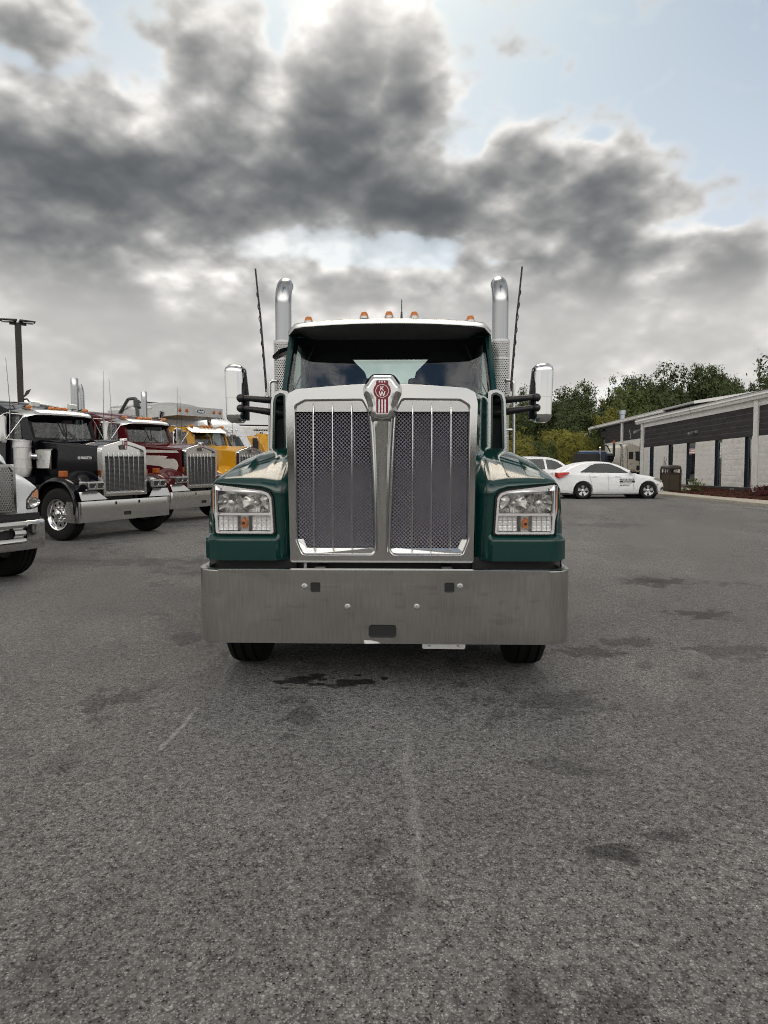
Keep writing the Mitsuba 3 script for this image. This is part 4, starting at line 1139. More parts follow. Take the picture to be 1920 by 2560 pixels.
tb.part('rear_frame', box(-1, 1, 8.8, 9.05, .5, 1.2), 'black_plastic', False)

# the white tractor cut by the left edge of the picture
W = Thing('white_truck', 'white truck with honeycomb grille and chrome bumper, cut by the left edge', 'truck', (-5.1, 8.5, 0), 62.3)
P = W.part
for s in (-1, 1):
    f = (lambda m: m) if s > 0 else mir
    # hood half and fender
    cols = []
    for y, q in ((.10, 0), (.16, .25), (.30, .5), (.6, .75), (1.1, .95), (1.7, 1.05)):
        zt = 1.60 + .40 * q
        col = [[0, y - .05 * (1 - q), zt + .05], [.35, y - .04 * (1 - q), zt + .04], [.60, y, zt], [.71, y + .02, zt - .06], [.78, y + .05, zt - .17], [.80 + .10 * q, y + .07, zt - .30], [.815 + .09 * q, y + .08, 1.25], [.82, y + .08, .9]]
        cols.append(col)
    P('hood', f(grid(np.array(cols))), 'white_paint', 40)
    fx = np.r_[np.linspace(.81, 1.16, 10), 1.20, 1.235, 1.26, 1.275]
    cols = []
    for x in fx:
        u = (x - .81) / .465
        zt = 1.54 - .10 * u - .25 * u ** 3
        zb = 1.27 - .06 * u
        yf = .12 + .04 * u + .15 * u ** 5
        col = [[x, yf + .02, .86], [x, yf, .90], [x, yf, zb]]
        for a in np.linspace(0, math.pi / 2, 12)[1:]:
            col.append([x, yf + (.78 - yf) * (1 - math.cos(a)), zb + (zt - zb) * math.sin(a)])
        for a in np.linspace(0, 1, 6)[1:]:
            col.append([x, .78 + .7 * a, zt - .35 * a * a])
        cols.append(col)
    kf = P('fender', f(grid(np.array(cols))), 'white_paint', 40)
    P('inner_side', f(grid(np.array([[[.812, y, z] for y in (.12, 1.5)] for z in (.88, 1.55)]))), 'white_paint', False, under=kf)
    sd = [(p[1], p[2]) for p in cols[-1]]
    P('side_panel', f(ext(sg.Polygon(sd + [(.72 + .60 * math.cos(a), .52 + .60 * math.sin(a)) for a in np.linspace(.4, math.pi - .6, 16)]).buffer(0), 1.268, 1.274, 'yz')), 'white_paint', False, under=kf)
    P('arch_liner', f(grid(np.array([[[x, .72 - .60 * math.cos(a), .52 + .60 * math.sin(a)] for a in np.linspace(.2, math.pi - .2, 14)] for x in (.62, 1.22)]))), 'black_plastic', 30, under=kf)
    kl = numbered(W.key + '__headlight')
    hp = [(.99, .955), (1.25, .985), (1.262, 1.10), (1.24, 1.205), (1.19, 1.215), (1.09, 1.165), (1.0, 1.075)]
    yq = lambda x: .12 + .04 * ((x - .81) / .465) + .15 * ((x - .81) / .465) ** 5
    hl = poly(hp, .015)

    def bendw(m, d):
        v = np.array(m.vertices)
        v[:, 1] += yq(v[:, 0]) + d
        m.vertices = v
        return m
    st = lambda g2, a, b: cat(*[ext(g2.intersection(sg.box(x, 0, x + .03, 3)), a, b) for x in np.arange(.96, 1.29, .03) if g2.intersection(sg.box(x, 0, x + .03, 3)).area > 1e-7])
    P('frame', f(bendw(st(hl.buffer(.014).difference(hl.buffer(-.006)), -.006, .01), 0)), 'black_plastic', False, under=kl)
    P('reflector', f(bendw(st(hl, -.003, .006), 0)), 'chrome_soft', False, under=kl)
    P('lamp', f(mv(lathe([(0, .012), (.03, .006), (.055, -.012), (.062, -.02)], 18, 'y'), 1.075, float(yq(1.07)) - .006, 1.03)), 'chrome', 60, under=kl)
    P('lamp', f(mv(lathe([(0, .012), (.02, .006), (.035, -.012), (.04, -.02)], 18, 'y'), 1.175, float(yq(1.17)) - .006, 1.04)), 'chrome', 60, under=kl)
    P('turn_signal', f(bendw(st(poly([(1.14, 1.185), (1.10, 1.11), (1.22, 1.08), (1.235, 1.19), (1.19, 1.20)]), -.022, -.008), 0)), 'orange_pale', False, under=kl)
    P('lens', f(bendw(st(hl.buffer(-.003), -.026, -.025), 0)), 'lens', False, under=kl)
    # bumper in sections
    def bsec(x0, x1, z0, z1, nm, m_):
        rows = []
        for d, z in ((.03, z0), (.0, z0 + .03), (-.012, (z0 + z1) / 2), (-.01, z1 - .05), (-.0, z1 - .012), (.02, z1), (.12, z1 + .003)):
            rows.append([[x, -.04 + d + .10 * max(0, (x - .80) / .42) ** 2.2 + .10 * max(0, (x - 1.16) / .07) ** 2, z] for x in np.linspace(x0, x1, 14)])
        return P(nm, f(grid(np.array(rows))), m_, 40)
    bsec(.845, 1.225, .43, .815, 'bumper_corner', 'chrome')
    bsec(0, .84, .70, .815, 'bumper_top', 'chrome')
    bsec(0, .84, .43, .60, 'bumper_lower', 'chrome')
    bsec(.68, .84, .595, .705, 'bumper_stay', 'chrome')
    P('fog_light_pocket', f(box(.0, .72, .02, .12, .58, .72)), 'black_plastic', False)
    P('bumper_gap', f(box(0, 1.15, .10, .16, .78, .90)), 'black_plastic', False)
    wheel(W, s * 1.07, .72, s, nuts=s > 0)
    for y in (5.2, 6.5):
        wheel(W, s * 1.06, y, s, nuts=False, steer=False)
    km = numbered(W.key + '__door_mirror')
    P('shell', f(slab(rr(1.25, 1.50, 1.72, 2.28, .05), [1.80, 1.66, 1.62, 1.61], [0, 0, .02, .06], 48)), 'chrome', 40, under=km)
    P('arm', f(tube([(.95, 1.9, 1.72), (1.38, 1.72, 1.68)], .03, 8)), 'black_plastic', 50, under=km)
    P('whip_antenna', f(tube([(1.33, 1.66, 2.28), (1.36, 1.66, 2.9), (1.40, 1.66, 3.5)], [.009, .007, .005], 6)), 'black_plastic', 60)
# honeycomb grille
shellp = poly([(-.80, .90), (-.80, 1.47), (-.74, 1.55), (.74, 1.55), (.80, 1.47), (.80, .90)], .03)
kg = P('grille', ext(shellp.difference(shellp.buffer(-.035)), .07, .14), 'chrome', 20)
inn = shellp.buffer(-.034)
cells = []
px = .034
for j in range(24):
    for i in range(56):
        c = (-.93 + px * (i + .5 * (j % 2)), .90 + j * px * .866)
        cells.append(sg.Polygon([(c[0] + .0135 * math.cos(a), c[1] + .0135 * math.sin(a)) for a in np.arange(6) * math.pi / 3 + math.pi / 6]))
P('honeycomb', ext(inn.difference(shapely.union_all(cells)), .095, .10), 'chrome_soft', False, under=kg)
P('backing', box(-.78, .78, .13, .14, .9, 1.53), 'black_plastic', False, under=kg)
cr = []
for y, z in ((1.75, 2.0), (2.05, 2.6), (2.3, 2.85), (3.5, 2.95), (4.2, 2.9)):
    cr.append([[x, y, q] for x, q in [(-1.0, 1.0), (-1.0, z - .2), (-.9, z - .05), (-.7, z), (.7, z), (.9, z - .05), (1.0, z - .2), (1.0, 1.0)]])
P('cab', loft(np.array(cr)), 'white_paint', 30)
P('windshield', grid(np.array([[[x, y + .1 * x * x - .02, z] for x in np.linspace(-.9, .9, 10)] for y, z in ((1.74, 2.02), (2.03, 2.58))])), 'windshield_dark', True)
P('chassis', box(-.6, .6, .15, 7.2, .5, 1.0), 'black_plastic', False)
plain('orange_pale', (.75, .32, .12), .2)
plain('louvre_grey', (.10, .10, .105), .5)
plain('dark_metal', (.05, .055, .055), .45)
paint('silver_paint', (.55, .56, .57), .3)

# lamp post behind the row
L = Thing('lamp_post', 'dark bronze lamp post with two flat heads and a camera, behind the black truck', 'lamp post', (-14.45, 28.5, 0), 32)
L.part('pole', cat(box(-.11, .11, -.11, .11, .02, 6.95, .015)), 'bronze', 20)
L.part('base', lathe([(0, 0), (.28, 0), (.28, .5), (.24, .55), (0, .55)], 20), 'concrete', 30)
for s in (-1, 1):
    kl = L.part('lamp_head', hull([(s * a, b, c) for a, b, c in ((.05, -.30, 6.98), (.05, .30, 6.98), (.05, -.30, 7.05), (.05, .30, 7.05), (.62, -.24, 7.0), (.62, .24, 7.0), (.62, -.24, 7.03), (.62, .24, 7.03))]), 'bronze', 20)
    L.part('arm', box(min(s * .05, s * .3), max(s * .05, s * .3), -.05, .05, 6.86, 6.98), 'bronze', 20, under=kl)
    L.part('lamp_glass', box(min(s * .16, s * .56), max(s * .16, s * .56), -.2, .2, 6.955, 6.975), 'lens_grey', False, under=kl)
kc = L.part('camera', hull([(.12, -.1, 4.02), (.30, -.12, 4.20), (.30, -.12, 4.25), (.38, -.12, 4.38), (.20, -.1, 4.30), (.12, .05, 4.1), (.36, .05, 4.36)]), 'bronze', 20)
L.part('bracket', cat(tube([(.05, 0, 3.95), (.22, -.05, 3.98), (.3, -.1, 3.86), (.38, -.1, 3.74)], .035, 8)), 'bronze', 40, under=kc)
L.part('junction_box', box(.09, .22, -.08, .08, 3.30, 3.50, .01), 'bronze', 20)
plain('bronze', (.018, .015, .012), .5)
plain('concrete', (.32, .31, .29), .85, .2)

# ------------------------------------------------------------------ the workshop building on the right
def block_mesh(w, h, d, seed, rough):
    nx, nz = 9, 6
    c = .007
    xs, zs = np.linspace(0, w, nx), np.linspace(0, h, nz)
    g = np.zeros((nz, nx, 3))
    for j, z in enumerate(zs):
        for i, x in enumerate(xs):
            e = i in (0, nx - 1) or j in (0, nz - 1)
            dep = rough * .35 * meshkit.noise(np.array([x * 31 + seed, z * 31, 5.])) if e else rough * (.1 + 1.0 * meshkit.noise(np.array([x * 23 + seed * 9.1, z * 29, seed * 3.7])))
            g[j, i] = (-dep, w - x, z)
    f = grid(g)
    rim = loft(np.array([[[d, 0, 0], [d, w, 0], [d, w, h], [d, 0, h]], [[0, 0, 0], [0, w, 0], [0, w, h], [0, 0, h]]]), False)
    return cat(f, rim)


def wall_white(p, n, uv):
    a = fbm(p.y * 22, p.z * 22, p.x * 22, 4)
    st = smoothstep(.55, .75, fbm(p.y * 2.3, p.z * 3.5, 0, 4))
    v = .70 + .14 * (a - .5) - .08 * st
    return mi.Color3f(v, v * .985, v * .94)


def wall_dark(p, n, uv):
    a = fbm(p.y * 30, p.z * 30, p.x * 30, 3)
    b = cell_rand(p.y / .545, p.z / .272)
    v = .062 + .02 * (a - .5) + .014 * (b - .5)
    return mi.Color3f(v, v * .96, v * .99)


mat('white_block_paint', {'type': 'twosided', 'b': {'type': 'diffuse', 'reflectance': proc(wall_white)}})
mat('dark_block_paint', {'type': 'twosided', 'b': {'type': 'diffuse', 'reflectance': proc(wall_dark)}})
plain('mortar_dark', (.15, .15, .155), .9, .1)
plain('mortar_white', (.50, .49, .46), .9, .1)
plain('trim_white', (.62, .62, .60), .45)
plain('roof_metal', (.30, .30, .29), .45)
plain('garage_door', (.36, .34, .31), .5)
plain('window_frame', (.015, .022, .032), .3)
plain('room_dark', (.03, .03, .032), .9, .1)
plain('room_wall', (.16, .16, .15), .9, .1)

BD = Thing('workshop_building', 'long low building of white rough block under a dark block band, right side', 'building', (17.1, 33, 0), -2.35, rx=-1.07)
P = BD.part
Y0, Y1 = -9.0, 15.62
WIN = [(13.60, 14.34), (10.15, 10.91), (6.75, 8.00), (3.32, 4.16), (.12, .81), (-4.2, -3.4)]
C, BLK = .272, .545
TOPW = .255 + 2.375
# cores of the wall: mortar behind the blocks
kw = numbered(BD.key + '__wall')
core = sg.box(Y0, .25, Y1, 2.63)
band = sg.box(Y0, 2.63, Y1, 3.99)
for a, b in WIN:
    core = core.difference(sg.box(a, .2, b, 2.64))
P('mortar_bed', ext(core, .004, .30, 'yz'), 'white_block_paint', False, under=kw)
P('band_bed', ext(band, .005, .30, 'yz'), 'mortar_dark', False, under=kw)
P('plinth_bed', ext(sg.box(Y0, -.9, Y1, .25), .000, .30, 'yz'), 'mortar_dark', False, under=kw)
vw = [mikit.ply(block_mesh(BLK - .005, C - .005, .014, s, .016), 'white_block_paint', smooth=40) for s in range(6)]
vd = [mikit.ply(block_mesh(BLK - .006, C - .016, .014, s, .003), 'dark_block_paint', smooth=40) for s in range(2)]


def course(z, a, b, off, name, variants, ch, full=BLK, jmin=.10):
    """Blocks from a to b along one course, cut at the ends."""
    y = math.floor(a / full) * full + off - full
    while y < b:
        lo, hi = max(y, a), min(y + full, b)
        if hi - lo > jmin:
            k = numbered(kw + '__' + name)
            v = variants[int(rng.integers(len(variants)))]
            scene[k] = {**v, 'to_world': BD.T @ TF().translate([0, lo + .004, z + .004]).scale([1, (hi - lo - .008) / (full - .008), ch])}
        y += full


segs = []
e = sorted(WIN)
last = -3.2
for a, b in e:
    if a > last:
        segs.append((last, a))
    last = max(last, b)
segs.append((last, Y1))
for i in range(9):
    z = .25 + i * 2.38 / 9
    for a, b in segs:
        course(z, a, b, (i % 2) * BLK / 2, 'white_block', vw, 2.38 / 9 / C)
for i in range(5):
    course(2.63 + i * C, -3.2, Y1, (i % 2) * BLK / 2, 'dark_block', vd, 1.0)
course(.25 - C, -3.2, 8.0, 0, 'plinth_block', vd, 1.0)
P('fascia', box(-.03, .0, Y0, Y1 + .05, 3.992, 4.30), 'trim_white', False)
gp = sg.Polygon([(-.24, 4.52), (-.27, 4.44), (-.22, 4.40), (-.20, 4.28), (-.035, 4.26), (-.035, 4.52)])
P('gutter', ext(gp, Y0, 7.05, 'xz').copy(), 'trim_white', False)
P('gutter', mv(ext(gp, 7.07, 16.9, 'xz'), -.004, 0, -.004), 'trim_white', False)
P('gutter_joint', ext(gp.buffer(.006), 7.03, 7.09, 'xz'), 'grey_plastic', False)
for y0, z0 in ((-.35, 4.27), (15.9, 4.25)):
    P('downspout', cat(box(-.10, -.005, y0 - .20, y0 + .20, -.1, z0, .012)), 'trim_white', 20)
    P('pipe_strap', box(-.106, .0, y0 - .22, y0 + .22, 2.35, 2.40), 'trim_white', False)
# end wall and roof of the front block
P('end_wall', box(.0, 12, Y1, Y1 + .22, -1.0, 4.3), 'mortar_white', False)
P('roof', hull([(x, y, z) for y in (Y0, 17.0) for x, z in ((-.20, 4.50), (-.20, 4.54), (9.0, 6.60), (9.0, 5.2))]), 'roof_metal', False)
for y in np.arange(-6.0, 17.0, .62):
    P('roof_seam', hull([(x, y + d, z) for d in (0, .035) for x, z in ((-.20, 4.545), (-.20, 4.60), (9.0, 6.605), (9.0, 6.66))]), 'roof_metal', False)
for y in np.arange(-5.7, 17.0, .62):
    P('snow_guard', box(.55, .60, y + .02, y + .52, 4.70, 4.82), 'dark_metal', False)
# windows and door
for i, (a, b) in enumerate(WIN):
    nm = 'door' if i == 2 else 'window'
    k = numbered(BD.key + '__' + nm)
    z0 = .02 if i == 2 else .25
    P('reveal', cat(box(.0, .16, b - .012, b, z0, 2.63), box(.0, .16, a, a + .012, z0, 2.63)), 'window_frame', False, under=k)
    o = sg.box(a + .012, z0, b - .012, 2.62)
    P('frame', ext(o.difference(sg.box(a + .07, z0 + .08, b - (.26 if i != 2 else .09), 2.50 if i != 2 else 2.30)), .09, .14, 'yz'), 'window_frame', False, under=k)
    P('glass', grid(np.array([[[.12, a + .07, z0 + .08], [.12, b - .09, z0 + .08]], [[.12, a + .07, 2.5], [.12, b - .09, 2.5]]])), 'window_glass', False, under=k)
    if i == 2:
        P('mid_rail', box(.08, .15, a + .02, b - .02, 2.28, 2.36), 'window_frame', False, under=k)
        P('kick_plate', box(.075, .088, a + .12, b - .14, .25, .42), 'trim_white', False, under=k)
        ks = P('notice', box(.060, .066, a + .08, b - .22, 1.99, 2.29), 'badge_white', False, under=k, label='small red and white notice on the door glass')
        P('notice_band', cat(box(.0575, .0595, a + .09, b - .23, 2.12, 2.28), box(.0575, .0595, a + .09, b - .23, 2.0, 2.045)), 'red_lens', False, under=k)
        P('notice_print', cat(*[box(.0560, .0574, a + .16 + q * .105, a + .24 + q * .105, 2.165, 2.235) for q in range(6)]), 'badge_white', False, under=k)
        for j in range(9):
            P('blind_slat', box(.17, .20, a + .1, b - .12, .55 + j * .115, .60 + j * .115), 'room_wall', False, under=k)
P('room_back', box(2.4, 2.5, Y0, Y1, 0, 3.5), 'room_dark', False)
P('room_floor', box(.3, 2.4, Y0, Y1, -.02, .0), 'room_wall', False)
P('room_ceiling', box(.3, 2.4, Y0, Y1, 2.75, 2.8), 'room_wall', False)
kf = P('flood_light', hull([(-.38, 6.66, 3.06), (-.38, 6.90, 3.06), (-.38, 6.66, 3.20), (-.38, 6.90, 3.20), (-.12, 6.72, 3.18), (-.12, 6.84, 3.18), (-.12, 6.72, 3.24), (-.12, 6.84, 3.24)]), 'grey_plastic', 20)
P('wall_box', cat(box(-.12, .0, 6.42, 6.56, 3.12, 3.28, .01), tube([(-.06, 6.52, 3.22), (-.2, 6.75, 3.22)], .02, 6)), 'grey_plastic', 20, under=kf)
P('outlet_box', box(-.05, -.0, 1.80, 1.98, .06, .17, .008), 'grey_plastic', 20)
P('outlet_box', box(-.05, -.0, 2.05, 2.20, .05, .16, .008), 'grey_plastic', 20)
P('conduit', tube(arc([(-.08, 16.2, 1.2), (-.08, 16.2, 2.9), (-.08, 16.05, 3.15), (-.08, 16.1, 3.9)], .1), .03, 6), 'dark_metal', 50)
kf = P('flood_light', hull([(-.55, 15.95, 3.62), (-.55, 16.3, 3.62), (-.50, 15.95, 3.80), (-.50, 16.3, 3.80), (-.15, 16.05, 3.82), (-.15, 16.2, 3.82), (-.15, 16.05, 3.90), (-.15, 16.2, 3.90)]), 'grey_plastic', 20)
# the taller rear block, set back
Z0, Z1 = Y1 + .22, 36.4
fb = sg.box(Z0, -1.2, Z1, 3.50).difference(sg.box(31.25, -2, 33.65, 4.05))
kw2 = numbered(BD.key + '__rear_wall')
P('white_wall', ext(fb, 1.5, 1.8, 'yz'), 'white_block_paint', False, under=kw2)
fb2 = sg.box(Z0, 3.50, Z1, 4.98).difference(sg.box(31.25, 3, 33.65, 4.05))
P('mortar_bed', ext(fb2, 1.512, 1.8, 'yz'), 'mortar_dark', False, under=kw2)
for i in range(6):
    z = 3.50 + i * .247
    P('dark_course', ext(sg.box(Z0, z + .012, Z1, z + .241).difference(sg.box(31.25, 3, 33.65, 4.05)), 1.5, 1.55, 'yz'), 'dark_block_paint', False, under=kw2)
P('end_return', box(1.81, 14, Z1 - .25, Z1, -1.2, 5.0), 'white_block_paint', False, under=kw2)
P('rear_fascia', box(1.44, 1.50, Z0, Z1 + .1, 4.985, 5.14), 'trim_white', False)
P('rear_gutter', box(1.25, 1.435, Z0, Z1 + .1, 5.02, 5.18, .02), 'trim_white', 20)
for y in (25.8, 36.3):
    P('downspout', box(1.38, 1.49, y - .18, y + .18, -1.2, 5.0), 'trim_white', False)
P('rear_roof', hull([(x, y, z) for y in (Z0 - 5.6, Z1 + .15) for x, z in ((1.3, 5.16), (1.3, 5.24), (12.0, 6.9), (12.0, 6.2))]), 'roof_metal', False)
P('gable_trim', hull([(x, y, z) for y in (Z0 - 5.64, Z0 - 5.605) for x, z in ((1.2, 5.10), (1.2, 5.27), (12.0, 6.93), (12.0, 6.60))]), 'trim_white', False)
for y in np.arange(Z0 - 5.4, Z1, .62):
    P('rear_roof_seam', hull([(x, y + d, z) for d in (0, .035) for x, z in ((1.3, 5.245), (1.3, 5.30), (12.0, 6.905), (12.0, 6.96))]), 'roof_metal', False)
kg = P('garage_door', box(1.74, 1.78, 31.25, 33.65, -1.2, 4.05), 'garage_door', False)
for j in range(8):
    P('door_panel', box(1.725, 1.7395, 31.28, 33.62, -1.0 + j * .63, -.39 + j * .63, .008), 'garage_door', False, under=kg)
P('door_jamb', box(1.505, 1.74, 33.60, 33.65, -1.2, 4.05), 'dark_block_paint', False, under=kg)
P('vent_pipe', cat(tube([(2.6, 29.8, 5.2), (2.6, 29.8, 6.05)], .22, 16)), 'galvanised', 50)
P('vent_cap', cat(tube([(2.6, 29.8, 6.0), (2.6, 29.8, 6.35)], .29, 16)), 'galvanised', 50)
P('flood_light', hull([(1.1, 30.9, 4.55), (1.1, 31.2, 4.55), (1.15, 30.9, 4.78), (1.45, 31.0, 4.82), (1.45, 31.1, 4.65)]), 'black_plastic', 20)
P('flood_light', hull([(1.0, 36.4, 4.45), (1.0, 37.0, 4.5), (1.3, 36.4, 4.7), (1.4, 36.5, 4.72), (1.1, 37.1, 4.72)]), 'grey_plastic', 20)
metal('galvanised', (.42, .46, .52), .35)
mat('window_glass', {'type': 'thindielectric', 'int_ior': 1.7, 'specular_transmittance': rgb(.35, .40, .40)})

# pavement with a kerb face, and the planting bed along the wall
pav = sg.Polygon([(13.4, 18), (12.76, 23.53), (12.48, 26.33), (12.1, 28.98), (11.79, 30.5), (11.55, 33), (11.5, 37), (15.2, 40), (15.6, 36), (14.6, 33.9), (13.0, 33.4), (12.95, 31.2), (13.3, 28.2), (13.95, 25.4), (14.9, 18)])
struct('pavement', ext(pav, -.05, .10, 'xy'), 'pavement_concrete')
bed = sg.Polygon([(14.91, 18), (13.96, 25.4), (13.31, 28.2), (12.96, 31.2), (13.01, 33.39), (14.61, 33.89), (15.61, 36), (15.3, 38.5), (16.85, 38.5), (17.3, 26), (17.5, 18)])
struct('planting_bed', ext(bed, -.05, .085, 'xy'), 'mulch')


def pavement_c(p, n, uv):
    v = .40 + .07 * (fbm(p.x * 5, p.y * 5, 0, 4) - .5) + .05 * (noise(p.x * 60, p.y * 60) - .5)
    j = smoothstep(.012, .004, dr.abs(p.y / 1.5 - dr.round(p.y / 1.5)) * 1.5)
    v *= 1 - .4 * j
    return mi.Color3f(v, v * .93, v * .80)


def mulch_c(p, n, uv):
    v = fbm(p.x * 25, p.y * 25, 0, 3)
    return mix(mi.Color3f(.035, .018, .014), mi.Color3f(.10, .048, .036), smoothstep(.3, .7, v))


mat('pavement_concrete', {'type': 'twosided', 'b': {'type': 'diffuse', 'reflectance': proc(pavement_c)}})
mat('mulch', {'type': 'twosided', 'b': {'type': 'diffuse', 'reflectance': proc(mulch_c)}})
chips = []
for i in range(1500):
    q = rng.random(2)
    y = 20 + 18 * q[0]
    x0 = np.interp(y, [18, 25.4, 28.2, 31.2, 33.4, 33.9, 36], [14.91, 13.96, 13.31, 12.96, 13.0, 14.6, 15.6])
    x = x0 + .1 + (16.8 - x0) * q[1] ** 1.3
    chips.append(mv(box(-.045, .045, -.014, .014, -.006, .006), x, y, .092 + .02 * rng.random(), rx=40 * rng.random() - 20, ry=40 * rng.random() - 20, rz=360 * rng.random()))
scene['bark_mulch'] = mikit.ply(cat(*chips), 'mulch')
labels['bark_mulch'] = {'label': 'reddish bark mulch scattered in the bed along the building wall', 'category': 'mulch', 'kind': 'stuff'}

# litter bin
TB = Thing('litter_bin', 'brown litter bin with pebbled panels and open arched hood, beside the white sedan', 'litter bin', (13.35, 33.1, .10), 12)
P = TB.part
for sx in (-1, 1):
    for sy in (-1, 1):
        P('corner_post', box(sx * .31 - .035, sx * .31 + .035, sy * .31 - .035, sy * .31 + .035, 0, 1.02, .01), 'bin_brown', 20)
for rz in (0, 90, 180, 270):
    P('panel', mv(box(-.275, .275, -.30, -.27, .04, .80, .01), rz=rz), 'pebble', 20)
    a = sg.box(-.31, .80, .31, 1.10).difference(rr(-.26, -.02, .84, 1.02, .06)).difference(rr(.02, .26, .84, 1.02, .06))
    P('hood_side', mv(ext(a, -.335, -.315), rz=rz), 'bin_brown', False)
P('hood', slab(rr(-.35, .35, -.35, .35, .08), [1.06, 1.10, 1.16, 1.20], [0, 0, .04, .14], 60, 'xy'), 'bin_brown', 40)
P('liner', box(-.25, .25, -.25, .25, .03, .82), 'black_plastic', False)
plain('bin_brown', (.030, .020, .017), .5)


def pebble_c(p, n, uv):
    d, e, r = voronoi((p.x + p.y) * 42, p.z * 42)
    v = .05 + .11 * r * smoothstep(.5, .2, d)
    return mi.Color3f(v, v * .82, v * .62)


mat('pebble', {'type': 'twosided', 'b': {'type': 'diffuse', 'reflectance': proc(pebble_c)}})


# ------------------------------------------------------------------ cars
def car_wheel(t, x, y, side, R=.325, w=.20):
    k = numbered(t.key + '__wheel')
    T0 = TF().translate([x, y, R]).rotate([0, 0, 1], 90)

    def put(n, m, mt, sm=30):
        q = numbered(k + '__' + n)
        scene[q] = mikit.ply(m, mt, smooth=sm, to_world=t.T @ T0)
    h, s = w / 2, side
    put('tyre', lathe([(.215, -h * .8), (.24, -h), (.28, -h), (R - .012, -h * .86), (R, -h * .6), (R, h * .6), (R - .012, h * .86), (.28, h), (.24, h), (.215, h * .8)], 36, 'x'), 'rubber', 40)
    put('rim', lathe([(.222, s * h * .9), (.212, s * h * .8), (.205, s * h * .4)], 32, 'x'), 'car_alloy')
    put('well', lathe([(.21, s * h * .3), (.0, s * h * .25)], 24, 'x'), 'black_plastic')
    for i in range(5):
        a = i * 2 * math.pi / 5 + .3
        for d in (-.16, .16):
            b = a + d
            q = [(s * h * dd, r * math.cos(b + o / r), r * math.sin(b + o / r)) for r, wd in ((.05, .022), (.205, .034)) for o in (-wd, wd) for dd in (.62 if r < .1 else .78, .45)]
            put('spoke', hull(q), 'car_alloy')
    put('hub_cap', lathe([(.052, s * h * .5), (.05, s * h * .82), (.03, s * h * .9), (0, s * h * .92)], 16, 'x'), 'car_alloy')


metal('car_alloy', (.62, .63, .64), .16)


